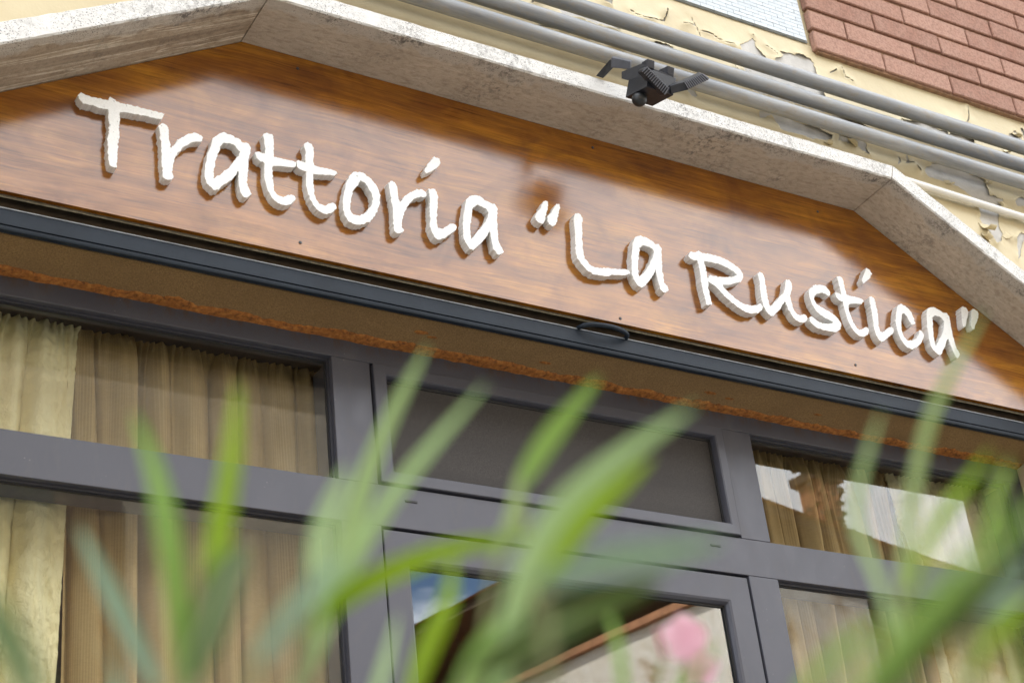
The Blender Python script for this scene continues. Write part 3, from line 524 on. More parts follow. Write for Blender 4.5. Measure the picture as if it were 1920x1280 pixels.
# ragged orange sealant bead along the head of the shopfront
sv, sf = [], []
n = 420
for i in range(n + 1):
    x = 0.475 + (3.34 - 0.475) * i / n
    e = 0.150 + 0.015 * wnoise(x * 3, 1.2) + 0.012 * wnoise(x * 17, 4.2) + 0.006 * wnoise(x * 70, 9.1) + 0.004 * wnoise(x * 190, 2.0)
    h = 0.004 + 0.002 * wnoise(x * 40, 7.7)
    sv += [(x, e, 2.5925), (x, e + 0.003, 2.592 - h * 0.7), (x, 0.158, 2.592 - h), (x, 0.1765, 2.5915 - h * 1.2)]
for i in range(n):
    for j in range(3):
        a = i * 4 + j
        sf.append((a, a + 1, a + 5, a + 4))
onb(mesh_obj('sealant_bead', sv, sf, MAT['sealant'], None, True))
for (px, py, r) in ((1.545, 0.098, 0.018), (1.575, 0.108, 0.012), (1.86, 0.120, 0.014), (2.30, 0.110, 0.016), (2.36, 0.118, 0.012), (2.62, 0.112, 0.012)):
    k = 18
    vv = [(px, py, 2.589)]
    for j in range(k):
        a = 2 * math.pi * j / k
        rr = r * (0.55 + 0.6 * abs(wnoise(px * 9 + math.cos(a) * 2, math.sin(a) * 2)))
        vv.append((px + rr * 1.5 * math.cos(a), py + rr * 0.6 * math.sin(a), 2.5918))
    onb(mesh_obj('sealant_smear', vv, [(0, 1 + j, 1 + (j + 1) % k) for j in range(k)], MAT['sealant'], None, True))

# peeling paint: a thin skin with real holes, its torn edges lifting off the wall
def seg_dist(P, A, B):
    d = B - A
    t = np.clip(((P - A) @ d) / max(d @ d, 1e-12), 0, 1)
    return np.hypot(P[:, 0] - A[0] - t * d[0], P[:, 1] - A[1] - t * d[1])
def poly_sd(P, poly):
    """signed distance: negative inside."""
    poly = np.array(poly, float)
    dist = np.full(len(P), 1e9); ins = np.zeros(len(P), bool)
    for i in range(len(poly)):
        A, B = poly[i], poly[(i + 1) % len(poly)]
        dist = np.minimum(dist, seg_dist(P, A, B))
        c = ((A[1] > P[:, 1]) != (B[1] > P[:, 1]))
        with np.errstate(divide='ignore', invalid='ignore'):
            xi = A[0] + (P[:, 1] - A[1]) * (B[0] - A[0]) / (B[1] - A[1])
        ins ^= c & (P[:, 0] < xi)
    return np.where(ins, -dist, dist)
def paint_skin():
    X0, X1, Z0, Z1, H = 0.2, 4.3, 2.86, 3.695, 0.005
    nx, nz = int((X1 - X0) / H), int((Z1 - Z0) / H)
    xs = np.linspace(X0, X1, nx + 1); zs = np.linspace(Z0, Z1, nz + 1)
    GX, GZ = np.meshgrid(xs, zs)
    P = np.stack([GX.ravel(), GZ.ravel()], 1)
    F = np.full(len(P), 0.25)
    for pl in PEEL:
        a = np.array(pl) / 1e4
        lo, hi = a.min(0) - 0.08, a.max(0) + 0.08
        s = np.where((P[:, 0] > lo[0]) & (P[:, 0] < hi[0]) & (P[:, 1] > lo[1]) & (P[:, 1] < hi[1]))[0]
        F[s] = np.minimum(F[s], poly_sd(P[s], a))
    near = np.where(F < 0.06)[0]
    for i in near:
        x, z = P[i]
        F[i] += 0.0045 * noise.noise(Vector((x * 55, z * 55, 3.0))) + 0.004 * noise.noise(Vector((x * 140, z * 140, 8.0)))
    for cr in CRACKS:
        a = np.array(cr) / 1e4
        for A, B in zip(a[:-1], a[1:]):
            lo, hi = np.minimum(A, B) - 0.03, np.maximum(A, B) + 0.03
            s = np.where((P[:, 0] > lo[0]) & (P[:, 0] < hi[0]) & (P[:, 1] > lo[1]) & (P[:, 1] < hi[1]))[0]
            F[s] = np.minimum(F[s], seg_dist(P[s], A, B) - 0.0022)
    Y = np.full(len(P), WALL_Y - 0.0022)
    e = np.where(F < 0.05)[0]
    for i in e:
        x, z = P[i]
        w = max(0.0, 0.35 + noise.noise(Vector((x * 21, z * 21, 1.0))) * 1.3)
        Y[i] -= 0.0105 * w * math.exp(-max(F[i], 0) / 0.011)
    V = [(P[i, 0], Y[i], P[i, 1]) for i in range(len(P))]
    faces = []
    Fm = F.reshape(nz + 1, nx + 1)
    full = (Fm[:-1, :-1] > 0) & (Fm[1:, :-1] > 0) & (Fm[:-1, 1:] > 0) & (Fm[1:, 1:] > 0)
    none = (Fm[:-1, :-1] <= 0) & (Fm[1:, :-1] <= 0) & (Fm[:-1, 1:] <= 0) & (Fm[1:, 1:] <= 0)
    W = nx + 1
    jj, ii = np.where(full)
    a = jj * W + ii
    faces = np.stack([a, a + 1, a + 1 + W, a + W], 1).tolist()
    cut = {}
    def edge(p, q):
        k = (min(p, q), max(p, q))
        if k not in cut:
            t = F[p] / (F[p] - F[q])
            V.append(tuple(V[p][c] + (V[q][c] - V[p][c]) * t for c in range(3)))
            cut[k] = len(V) - 1
        return cut[k]
    for j, i in zip(*np.where(~full & ~none)):
        a = int(j * W + i)
        for tri in ((a, a + 1, a + 1 + W), (a, a + 1 + W, a + W)):
            o = []
            for u in range(3):
                p, q = tri[u], tri[(u + 1) % 3]
                if F[p] > 0: o.append(p)
                if (F[p] > 0) != (F[q] > 0): o.append(edge(p, q))
            if len(o) >= 3: faces.append(o)
    used = np.unique(np.concatenate([np.array(f) for f in faces]))
    remap = np.full(len(V), -1, int); remap[used] = np.arange(len(used))
    V = [V[i] for i in used]
    faces = [[int(remap[k]) for k in f] for f in faces]
    o = onb(mesh_obj('paint_layer', V, faces, MAT['paint'], None, True))
    so = o.modifiers.new('thickness', 'SOLIDIFY'); so.thickness = 0.0008; so.offset = 0
paint_skin()
# curled flakes of paint hanging from the torn edges
for k, (fx, fz, r) in enumerate(FLAKES):
    x, z, r = fx / 1e4, fz / 1e4, r / 1000 * 1.35
    vv, ff, N = [], [], 8
    ang = random.uniform(-0.8, 0.8)
    curl = random.uniform(1.8, 2.9)
    for i in range(N + 1):
        t = i / N
        a = t * curl
        for j in range(N + 1):
            s = j / N - 0.5
            wd = r * (0.75 + 0.35 * wnoise(k * 3.1 + t * 3, 1.5)) * (1 - 0.45 * t)
            u = s * 2 * wd + 0.12 * r * wnoise(t * 4 + k, s * 3)
            q = -r * math.sin(a) / curl * 2.0
            dep = r * (1 - math.cos(a)) / curl * 1.5
            vv.append((x + u * math.cos(ang) - q * math.sin(ang), WALL_Y - 0.003 - dep, z + u * math.sin(ang) + q * math.cos(ang)))
    for i in range(N):
        for j in range(N):
            a = i * (N + 1) + j
            ff.append((a, a + 1, a + N + 2, a + N + 1))
    o = onb(mesh_obj('paint_flake', vv, ff, MAT['paint'], None, True))
    o.modifiers.new('thickness', 'SOLIDIFY').thickness = 0.0009

# bricks, each its own piece
BX, BZ, BL, BH, COURSE = 2.787, 3.676, 0.2515, 0.0620, 0.0722
onb(MB().box(BX + 0.010, 5.16, -0.003, WALL_Y - 0.0005, BZ - 0.006, BZ + 22 * COURSE).build('mortar_bed', MAT['mortar']))
def brick_mesh(w):
    bm = bmesh.new()
    bmesh.ops.create_cube(bm, size=1.0)
    bmesh.ops.scale(bm, vec=(w - 0.005, 0.022, BH), verts=bm.verts)
    bmesh.ops.bevel(bm, geom=bm.edges[:], offset=0.0025, segments=1, affect='EDGES')
    me = bpy.data.meshes.new('brick'); bm.to_mesh(me); bm.free()
    me.materials.append(MAT['brick'])
    return me
full_b, half_b = brick_mesh(BL), brick_mesh(BL / 2 + 0.006)
for row in range(22):
    x = BX
    first = True
    while x < 5.0:
        hb = first and row % 2 == 1
        w = BL / 2 + 0.006 if hb else BL
        o = bpy.data.objects.new('brick', half_b if hb else full_b)
        COL.objects.link(o)
        o.location = (x + w / 2, -0.001 + random.uniform(-0.0012, 0.0012), BZ + COURSE * row + BH / 2 + random.uniform(-0.0008, 0.0008))
        o.rotation_euler = (random.uniform(-0.01, 0.01), random.uniform(-0.004, 0.004), random.uniform(-0.006, 0.006))
        onb(o)
        x += w; first = False
# small white tiles beside the bricks
TL, TH = 0.0445, 0.0128
tile_bm = bmesh.new(); bmesh.ops.create_cube(tile_bm, size=1.0)
bmesh.ops.scale(tile_bm, vec=(TL - 0.0008, 0.006, TH - 0.0007), verts=tile_bm.verts)
bmesh.ops.bevel(tile_bm, geom=tile_bm.edges[:], offset=0.0003, segments=1, affect='EDGES')
tile_me = bpy.data.meshes.new('tile'); tile_bm.to_mesh(tile_me); tile_bm.free()
tile_me.materials.append(MAT['tile'])
TX1, TZ0 = 2.772, 3.703
onb(MB().box(TX1 - 18 * TL, TX1 + 0.004, 0.0065, WALL_Y - 0.0013, TZ0 - 0.002, TZ0 + 16 * TH).build('tile_grout', MAT['grout']))
for row in range(16):
    for c in range(18):
        half = row % 2 == 1 and c == 0
        xx = TX1 - TL / 4 if half else TX1 - TL / 2 - c * TL + (TL / 2 if row % 2 else 0)
        o = bpy.data.objects.new('tile', tile_me); COL.objects.link(o)
        o.location = (xx, 0.0055 + random.uniform(-0.0003, 0.0003), TZ0 + row * TH + TH / 2)
        o.scale = (0.48, 1, 1) if half else (1, 1, 1)
        o.rotation_euler = (random.uniform(-0.012, 0.012), 0, random.uniform(-0.008, 0.008))
        onb(o)

# ------------------------------------------------------------------ stone surround
sur = thing('stone_surround', 'pale weathered travertine slabs framing the wooden sign board above and at both slopes', 'stone surround', (1.955, 0, 0))
def slab(name, fb0, fb1, ft0, ft1, bb0, bb1, mat, yb=0.011):
    """long slab: front bottom, front top and back bottom edges given at both ends (x, z); the front stands 146 mm proud."""
    N = 90
    vv, ff = [], []
    for i in range(N + 1):
        t = i / N
        L2 = lambda p, q: (p[0] + (q[0] - p[0]) * t, p[1] + (q[1] - p[1]) * t)
        fb, ft, bb = L2(fb0, fb1), L2(ft0, ft1), L2(bb0, bb1)
        s = ft[0] * 60
        j = lambda k, a: a * (wnoise(s, k * 7.3) + 0.6 * wnoise(s * 3.1, k * 3.3)) if 0 < i < N else 0.0
        bt = (bb[0] + ft[0] - fb[0], bb[1] + ft[1] - fb[1])
        chip = 0.0035
        ring = [(fb[0], -0.146 + chip + j(1, .0012), fb[1] - 0.0 + j(2, .0008)),
                (fb[0], -0.146 + j(3, .0008), fb[1] + chip + j(4, .0015)),
                (ft[0], -0.146 + j(5, .0008), ft[1] - chip + j(6, .0015)),
                (ft[0], -0.146 + chip + j(7, .001), ft[1] + j(8, .001)),
                (bt[0], yb, bt[1]), (bb[0], yb, bb[1])]
        vv += ring
    k = 6
    for i in range(N):
        for q in range(k):
            a, b = i * k + q, i * k + (q + 1) % k
            ff.append((a, a + k, b + k, b))
    ff.append(tuple(range(k))); ff.append(tuple(N * k + q for q in range(k))[::-1])
    o = mesh_obj(name, vv, ff, mat)
    bm = bmesh.new(); bm.from_mesh(o.data); bmesh.ops.recalc_face_normals(bm, faces=bm.faces[:]); bm.to_mesh(o.data); bm.free()
    o.parent = sur; o.matrix_parent_inverse = Matrix.Translation((-1.955, 0, 0))
    return o
g = 0.0012
slab('stone_slab', (1.122 + g, 3.1535), (2.789 - g, 3.1535), (1.110 + g, 3.1985), (2.803 - g, 3.1985), (1.122 + g, 3.151), (2.789 - g, 3.151), MAT['travertine'])
slab('stone_slab', (0.15, 2.604), (1.122 - g, 3.1535), (0.128, 2.646), (1.110 - g, 3.1985), (0.15, 2.588), (1.122 - g, 3.151), MAT['travertine_banded'])
slab('stone_slab', (2.789 + g, 3.1535), (3.79, 2.556), (2.803 + g, 3.1985), (3.814, 2.600), (2.789 + g, 3.151), (3.79, 2.552), MAT['travertine'])
def leg(name, x0, x1, z1):
    o = MB().box(x0, x1, -0.146, WALL_Y - 0.0015, 0, z1).build(name, MAT['travertine'], bevel=0.004)
    o.parent = sur; o.matrix_parent_inverse = Matrix.Translation((-1.955, 0, 0))
leg('stone_jamb', 0.11, 0.152, 2.585)
leg('stone_jamb', 3.788, 3.83, 2.55)

# ------------------------------------------------------------------ the sign
sign = thing('restaurant_sign', 'varnished wooden sign board with raised white letters reading Trattoria "La Rustica"', 'sign', (1.955, 0, 2.65))
PINV = Matrix.Translation((-1.955, 0, -2.65))
hexa_pts = [(0.262, 2.650), (3.615, 2.650), (2.786, 3.1505), (1.124, 3.1505)]
bv = [(x, 0.0, z) for x, z in hexa_pts] + [(x, 0.0112, z) for x, z in hexa_pts]
ob = mesh_obj('board', bv, [(0, 1, 2, 3), (7, 6, 5, 4), (0, 4, 5, 1), (1, 5, 6, 2), (2, 6, 7, 3), (3, 7, 4, 0)], MAT['wood'])
ob.parent = sign; ob.matrix_parent_inverse = PINV
FACE_Y = -0.020
def densify(pts, step, amp, seed):
    out = []
    n = len(pts)
    for i in range(n):
        a, b = Vector(pts[i]), Vector(pts[(i + 1) % n])
        d = (b - a).length
        k = max(1, int(round(d / step)))
        nr = Vector((-(b - a).y, (b - a).x)).normalized()
        for j in range(k):
            p = a.lerp(b, j / k)
            q = amp * (noise.noise(Vector((p.x * 170, p.y * 170, seed))) + 0.8 * noise.noise(Vector((p.x * 420, p.y * 420, seed + 5))))
            out.append(p + nr * q)
    return out
def letter(name, ch, loops, idx):
    L = [densify([(lp[i] / 1e4, lp[i + 1] / 1e4) for i in range(0, len(lp), 2)], 0.0020, 0.0019, idx * 1.7) for lp in loops]
    tris = tessellate_polygon([[Vector((p.x, p.y, 0)) for p in l] for l in L])
    flat = [p for l in L for p in l]
    n = len(flat)
    vv = [(p.x, FACE_Y, p.y) for p in flat] + [(p.x, -0.0003, p.y) for p in flat]
    ff = [tuple(t) for t in tris] + [tuple(n + k for k in t[::-1]) for t in tris]
    b = 0
    for l in L:
        m = len(l)
        for i in range(m):
            a, c = b + i, b + (i + 1) % m
            ff.append((a, c, c + n, a + n))
        b += m
    o = mesh_obj(name, vv, ff, MAT['letter'])
    bm = bmesh.new(); bm.from_mesh(o.data); bmesh.ops.recalc_face_normals(bm, faces=bm.faces[:]); bm.to_mesh(o.data); bm.free()
    o.parent = sign; o.matrix_parent_inverse = PINV
    if name == 'letter': o['label'] = 'white letter %s with rough cut edges' % ch
for i, (nm, ch, loops) in enumerate(LETTERS): letter(nm, ch, loops, i)
for x, z in ((1.2328, 2.6781), (1.9898, 2.6632), (2.665, 2.6765), (1.2479, 3.1192), (1.9886, 3.1233), (2.659, 3.1148), (0.62, 2.672), (3.25, 2.672)):
    o = MB().tube([(x, 0.002, z), (x, -0.0012, z), (x, -0.0016, z)], [0.0034, 0.0034, 0.0022], 10).build('screw', MAT['dark_metal'])
    o.parent = sign; o.matrix_parent_inverse = PINV

# ------------------------------------------------------------------ roller shutter bottom bar in its slot
sh = thing('shutter_bar', 'dark blue-grey metal shutter bar with a pull hoop, running under the wooden sign', 'shutter', (1.955, 0.03, 2.6))
SINV = Matrix.Translation((-1.955, -0.03, -2.6))
def onsh(o):
    o.parent = sh; o.matrix_parent_inverse = SINV; return o
onsh(MB().prism_x([(0.0205, 2.5935), (0.0200, 2.6235), (0.0208, 2.6258), (0.0228, 2.6274), (0.034, 2.6274), (0.034, 2.5935)], 0.40, 3.335, 60).build('bar_face', MAT['bar_paint'], smooth=True))
onsh(MB().prism_x([(0.0235, 2.5830), (0.0222, 2.5848), (0.0222, 2.5912), (0.0240, 2.5928), (0.034, 2.5928), (0.034, 2.5830)], 0.40, 3.335, 60).build('lower_lip', MAT['bar_paint'], smooth=True))
onsh(MB().box(0.40, 3.335, 0.0192, 0.0215, 2.6262, 2.6284).build('edge_highlight', MAT['highlight_paint'], bevel=0.0006))  # added thin strip: the sky-lit glint of the bar's top edge, done as colour
hp = []
for i in range(25):
    a = math.pi * i / 24
    hp.append((1.951 - 0.062 * math.cos(a), 0.0255 - 0.033 * math.sin(a) ** 0.75, 2.630 + 0.001 * math.sin(a)))
onsh(MB().tube(hp, 0.0053, 12).build('pull_hoop', MAT['bar_paint'], smooth=True))
onsh(MB().box(0.40, 3.335, 0.0165, 0.0185, 2.6485, 2.664).build('slot_strip', MAT['aluminium_strip']))
onsh(MB().box(0.40, 3.335, 0.0445, 0.0485, 2.594, 2.84).build('slot_back', MAT['slot_dark']))

# ------------------------------------------------------------------ shopfront joinery
sf_ = thing('shopfront', 'grey metal shopfront with fixed windows, a screened vent window and a glazed door', 'shopfront', (1.9, 0.175, 0))
FINV = Matrix.Translation((-1.9, -0.175, 0))
def onf(o, p=None):
    if p is None:
        o.parent = sf_; o.matrix_parent_inverse = FINV
    else:
        o.parent = p
    return o
FP = MAT['frame_paint']
YF, YB = 0.175, 0.266
X0, X1 = 0.475, 3.342
ML0, ML1, MR0, MR1 = 1.374, 1.4605, 2.3690, 2.4515
ZT, ZH, TR0, TR1 = 2.5912, 2.5450, 2.1785, 2.2675
def bar(name, x0, x1, z0, z1, yf=YF, yb=YB, mat=FP, p=None, bev=0.0012):
    return onf(MB().box(x0, x1, yf, yb, z0, z1).build(name, mat, bevel=bev), p)
bar('head_rail', X0, X1, ZH, ZT, YF, 0.222)
bar('head_liner', X0, X1, 2.5845, 2.5900, 0.2230, 0.340, MAT['bead_dark'])
bar('transom_bar', X0 + 0.055, X1 - 0.045, TR0, TR1)
bar('jamb_rail', X0, X0 + 0.0545, 0.0, ZH - 0.0006)
bar('jamb_rail', X1 - 0.0445, X1, 0.0, ZH - 0.0006)
for a, b in ((ML0, ML1), (MR0, MR1)):
    bar('mullion', a, b, TR1 + 0.0006, ZH - 0.0006)
    bar('mullion', a, b, 0.0, TR0 - 0.0006)
bar('bottom_rail', X0 + 0.055, ML0 - 0.0006, 0.0, 0.12)
bar('bottom_rail', MR1 + 0.0006, X1 - 0.045, 0.0, 0.12)
def pane(x0, x1, z0, z1, y=0.196):
    p = onf(MB().box(x0 + 0.003, x1 - 0.003, y, y + 0.0004, z0 + 0.003, z1 - 0.003).build('glass_pane', MAT['window_glass']))
    f = MB()
    w, ya, yb = 0.0055, 0.1885, 0.1955
    f.box(x0, x1, ya, yb, z1 - w, z1 - 0.0004); f.box(x0, x1, ya, yb, z0 + 0.0004, z0 + w)
    f.box(x0 + 0.0004, x0 + w, ya, yb, z0 + w, z1 - w); f.box(x1 - w, x1 - 0.0004, ya, yb, z0 + w, z1 - w)
    bd = f.build('glazing_bead', MAT['bead_dark'])
    bd.parent = p
    g2 = MB()
    g2.box(x0 + w, x1 - w, 0.1945, 0.1957, z1 - w - 0.003, z1 - w); g2.box(x0 + w, x1 - w, 0.1945, 0.1957, z0 + w, z0 + w + 0.002)
    g2.box(x1 - w - 0.003, x1 - w, 0.1945, 0.1957, z0 + w + 0.002, z1 - w - 0.003); g2.box(x0 + w, x0 + w + 0.003, 0.1945, 0.1957, z0 + w + 0.002, z1 - w - 0.003)
    gk = g2.build('gasket', MAT['gasket'])
    gk.parent = p
pane(X0 + 0.055, ML0, TR1, ZH); pane(X0 + 0.055, ML0, 0.12, TR0)
pane(MR1, X1 - 0.045, TR1, ZH); pane(MR1, X1 - 0.045, 0.12, TR0)

def leaf_frame(name, xo0, xo1, zo0, zo1, xi0, xi1, zi0, zi1, yf, yb):
    """sash: four mitred rails as one frame with a raised outer lip."""
    prof = [(0.0, yf), (0.0, yb), (1.0, yb), (1.0, yf + 0.010), (0.93, yf + 0.0025), (0.86, yf)]
    vv, ff = [], []
    corners = [((xo0, zo0), (xi0, zi0)), ((xo1, zo0), (xi1, zi0)), ((xo1, zo1), (xi1, zi1)), ((xo0, zo1), (xi0, zi1))]
    for (o, i) in corners:
        for t, y in prof: vv.append((o[0] + (i[0] - o[0]) * t, y, o[1] + (i[1] - o[1]) * t))
    k = len(prof)
    for c in range(4):
        for j in range(k):
            a, b = c * k + j, c * k + (j + 1) % k
            d, e = ((c + 1) % 4) * k + j, ((c + 1) % 4) * k + (j + 1) % k
            ff.append((a, b, e, d))
    o = mesh_obj(name, vv, ff, FP)
    bm = bmesh.new(); bm.from_mesh(o.data); bmesh.ops.recalc_face_normals(bm, faces=bm.faces[:])
    bmesh.ops.bevel(bm, geom=[e for e in bm.edges if e.calc_face_angle(0) > 0.9], offset=0.0012, segments=2, affect='EDGES')
    bm.to_mesh(o.data); bm.free()
    return onf(o)
vent = leaf_frame('vent_window', ML1 + 0.0045, MR0 - 0.0045, TR1 + 0.0045, ZH - 0.0035, 1.4975, 2.3385, 2.3000, 2.5160, 0.168, 0.205)
o = MB().box(1.4960, 2.3400, 0.1895, 0.1905, 2.2985, 2.5175).build('insect_screen', MAT['screen']); o.parent = vent
f = MB(); f.box(1.4975, 2.3385, 0.1865, 0.1893, 2.5105, 2.5160); f.box(2.3335, 2.3385, 0.1865, 0.1893, 2.3000, 2.5100); f.box(1.4975, 1.5005, 0.1865, 0.1893, 2.3000, 2.5100); f.box(1.5010, 2.3330, 0.1865, 0.1893, 2.3000, 2.3030)
o = f.build('gasket', MAT['gasket']); o.parent = vent
# dark rebate behind the vent and door gaps
f = MB(); f.box(ML1 + 0.0002, MR0 - 0.0002, 0.2055, 0.230, TR1 + 0.0002, TR1 + 0.02); f.box(ML1 + 0.0002, MR0 - 0.0002, 0.2055, 0.230, ZH - 0.02, ZH - 0.0002)
f.box(ML1 + 0.0002, ML1 + 0.02, 0.2055, 0.230, TR1 + 0.0205, ZH - 0.0205); f.box(MR0 - 0.02, MR0 - 0.0002, 0.2055, 0.230, TR1 + 0.0205, ZH - 0.0205)
f.box(ML1 + 0.0002, MR0 - 0.0002, 0.216, 0.230, TR0 - 0.02, TR0 - 0.0002); f.box(ML1 + 0.0002, ML1 + 0.02, 0.216, 0.230, 0.01, TR0 - 0.0205); f.box(MR0 - 0.02, MR0 - 0.0002, 0.216, 0.230, 0.01, TR0 - 0.0205)
onf(f.build('rebate', MAT['gasket']))
door = leaf_frame('door_leaf', ML1 + 0.0045, MR0 - 0.0045, 0.008, TR0 - 0.006, 1.5225, 2.2985, 0.16, 2.1060, 0.1775, 0.215)
o = MB().box(1.5200, 2.3010, 0.1960, 0.1964, 0.157, 2.1085).build('glass_pane', MAT['door_glass']); o.parent = door
f = MB(); f.box(1.5225, 2.2985, 0.1925, 0.1955, 2.1015, 2.1060); f.box(2.2940, 2.2985, 0.1925, 0.1955, 0.16, 2.1010); f.box(1.5225, 1.5255, 0.1925, 0.1955, 0.16, 2.1010)
o = f.build('gasket', MAT['gasket']); o.parent = door
hb = MB(); hb.tube([(1.56, 0.150, 1.02), (1.56, 0.150, 1.10)], 0.010, 10); hb.tube([(1.495, 0.178, 1.06), (1.495, 0.150, 1.06), (1.56, 0.150, 1.06)], 0.008, 10)
o = hb.build('door_handle', MAT['dark_metal'], smooth=True); o.parent = door
for a, b in ((1.518, 1.545), (2.276, 2.303)):
    onf(MB().box(a, b, 0.1735, 0.1752, 2.2375, 2.2415).build('drain_slot', MAT['gasket']))

# ------------------------------------------------------------------ room behind, curtains
rm = MB()
rx0, rx1, ry0, ry1, rz0, rz1 = 0.2, 4.2, 0.345, 4.5, 0.003, 2.84
rm.v += [(rx0, ry0, rz0), (rx1, ry0, rz0), (rx1, ry1, rz0), (rx0, ry1, rz0), (rx0, ry0, rz1), (rx1, ry0, rz1), (rx1, ry1, rz1), (rx0, ry1, rz1)]
rm.f += [(0, 1, 2, 3), (4, 7, 6, 5), (1, 5, 6, 2), (2, 6, 7, 3), (3, 7, 4, 0)]
tag(mesh_obj('room_interior', rm.v, rm.f, MAT['room_wall']), kind='structure')
def curtain(name, label, x0, x1, xb0, xb1, ztop, zbot, y, mat, pitch, amp, seed, group=None, crinkle=0.0):
    """gathered cloth: soft folds that start as narrow tucks at the heading and open, drift and merge further down."""
    NX = int((x1 - x0) / 0.0026)
    NZ = 300 if crinkle else 170
    vv, ff, uv = [], [], []
    W = NX + 1
    col = []
    for i in range(W):
        s = i / NX
        x = s * (x1 - x0)
        w1 = 0.055 * wnoise(x * 8, seed) + 0.012 * wnoise(x * 26, seed + 1)
        w2 = 0.085 * wnoise(x * 6.5, seed + 5)
        a = amp * max(0.15, 0.8 + 1.3 * wnoise(x * 11, seed + 9))
        tuck = math.sin(2 * math.pi * x / 0.017 + 5.0 * wnoise(x * 24, seed))
        col.append((s, x, w1, w2, a, tuck))
    for k in range(NZ + 1):
        t = (k / NZ) ** 1.35
        d = t * (ztop - zbot)
        z = ztop - d
        g = math.exp(-d / 0.030)
        e = min(1.0, d / 0.9) ** 0.7
        for (s, x, w1, w2, a, tuck) in col:
            q = x + w1 + (w2 - w1) * e + 0.012 * e * wnoise(x * 5, z * 1.6, seed)
            ph = 2 * math.pi * q / pitch
            f = math.sin(ph) + 0.45 * math.sin(2.15 * ph + seed) * (1 - 0.7 * e) + 0.35 * math.sin(0.52 * ph + 1.3 * seed)
            yy = a * f * (1 - 0.8 * g) + 0.0042 * g * tuck + 0.0026 * math.exp(-d / 0.11) * tuck
            yy += crinkle * (0.009 * abs(wnoise(x * 40 + z * 9, z * 30, seed)) + 0.006 * abs(wnoise(x * 92 - z * 20, z * 66, seed + 2)) + 0.003 * wnoise(x * 25, z * 12, seed + 4))
            xx = x0 + (xb0 - x0) * e + s * ((x1 - x0) * (1 - e) + (xb1 - xb0) * e) + 0.15 * pitch * (1 - g) * math.cos(ph) * math.sin(math.pi * s) ** 0.3
            vv.append((xx, y + yy, z + 0.0012 * g * tuck))
            uv.append((x * 1.5 + seed * 0.37, z))
    for k in range(NZ):
        for i in range(W - 1):
            a = k * W + i
            ff.append((a, a + 1, a + W + 1, a + W))
    o = mesh_obj(name, vv, ff, mat, None, True, uv)
    return tag(o, label, 'curtain', group)
TA, VO = MAT['cream_taffeta'], MAT['tan_voile']
GC = 'curtains behind the shopfront glass'
curtain('curtain', 'crinkled pale yellow curtain at the left end of the left window', 0.40, 0.896, 0.44, 0.856, 2.585, 0.35, 0.300, TA, 0.078, 0.015, 3, GC, 1.0)
curtain('curtain', 'tan striped voile curtain filling the left window beside the yellow one', 0.868, 1.430, 0.874, 1.430, 2.583, 0.35, 0.306, VO, 0.066, 0.019, 5, GC)
curtain('curtain', 'tan striped voile curtain in the right window, next to the vent window', 2.47, 3.020, 2.48, 3.01, 2.583, 0.35, 0.306, VO, 0.064, 0.019, 9, GC)
curtain('curtain', 'crinkled pale yellow curtain at the far right end of the right window', 2.995, 3.53, 3.015, 3.53, 2.585, 0.35, 0.300, TA, 0.072, 0.015, 13, GC, 1.0)
for nm, a, b in (('left', 0.36, 1.46), ('right', 2.42, 3.56)):
    tag(MB().tube([(a, 0.3345, 2.5765), (b, 0.3345, 2.5765)], 0.0045, 10).build('curtain_rod', MAT['dark_metal'], smooth=True),
        'thin dark rod carrying the gathered curtains of the %s window' % nm, 'curtain rod', 'curtain rods')

# ------------------------------------------------------------------ conduits above the surround
def conduit(z, r, label, y=-0.045, mat='pipe', x0=-1.5, x1=7.5, dz=0.0, name='conduit_pipe', group='grey steel conduits along the wall'):
    pts = []
    for i in range(46):
        t = i / 45
        x = x0 + (x1 - x0) * t
        pts.append((x, y + 0.0012 * wnoise(x * 1.3, z * 9), z + dz * (x - 2.5) + 0.0016 * wnoise(x * 0.9, z * 5, 2)))
    tag(MB().tube(pts, r, 24).build(name, MAT[mat], smooth=True), label, 'pipe', group)
conduit(3.378, 0.0192, 'lowest of the three thick grey steel conduits, just above the stone surround')
conduit(3.441, 0.0192, 'middle of the three thick grey steel conduits')
conduit(3.510, 0.0198, 'topmost of the three thick grey steel conduits, nearest the bricks')
conduit(3.3045, 0.0105, 'thin white pipe running out from behind the right stone slope', -0.010, 'white_pvc', 2.6, 7.5, -0.020, 'white_pipe', None)

# ------------------------------------------------------------------ floodlight with movement sensor
fl = thing('sensor_floodlight', 'black twin floodlight with finned heads and sensor dome over the stone edge', 'floodlight', (1.98, -0.21, 3.13))
LINV = Matrix.Translation((-1.98, 0.21, -3.13))
def onl(o, p=None):
    o.parent = p or fl
    if p is None: o.matrix_parent_inverse = LINV
    return o
heads = {}
for nm, P in FLOOD:
    pts = [[c / 1e4 for c in q] for q in P]
    mat = MAT['grey_bracket'] if nm in ('arm', 'cross_bar', 'clamp_block') else MAT['black_plastic']
    if nm in ('head1', 'head2'):
        heads[nm] = onl(MB().hexa(pts).build('lamp_head', mat, bevel=0.0055, seg=4, smooth=True))
    elif nm in ('fin1', 'fin2'):
        onl(MB().hexa(pts).build('cooling_fin', MAT['fin_grey']), heads['head' + nm[-1]])
    else:
        onl(MB().hexa(pts).build(nm, mat, bevel=0.0012))
bm = bmesh.new()
bmesh.ops.create_uvsphere(bm, u_segments=24, v_segments=14, radius=0.0172)
bmesh.ops.translate(bm, vec=Vector(DOME[0]), verts=bm.verts)
me = bpy.data.meshes.new('sensor_dome'); bm.to_mesh(me); bm.free()
me.polygons.foreach_set('use_smooth', [True] * len(me.polygons)); me.materials.append(MAT['sensor_dome'])
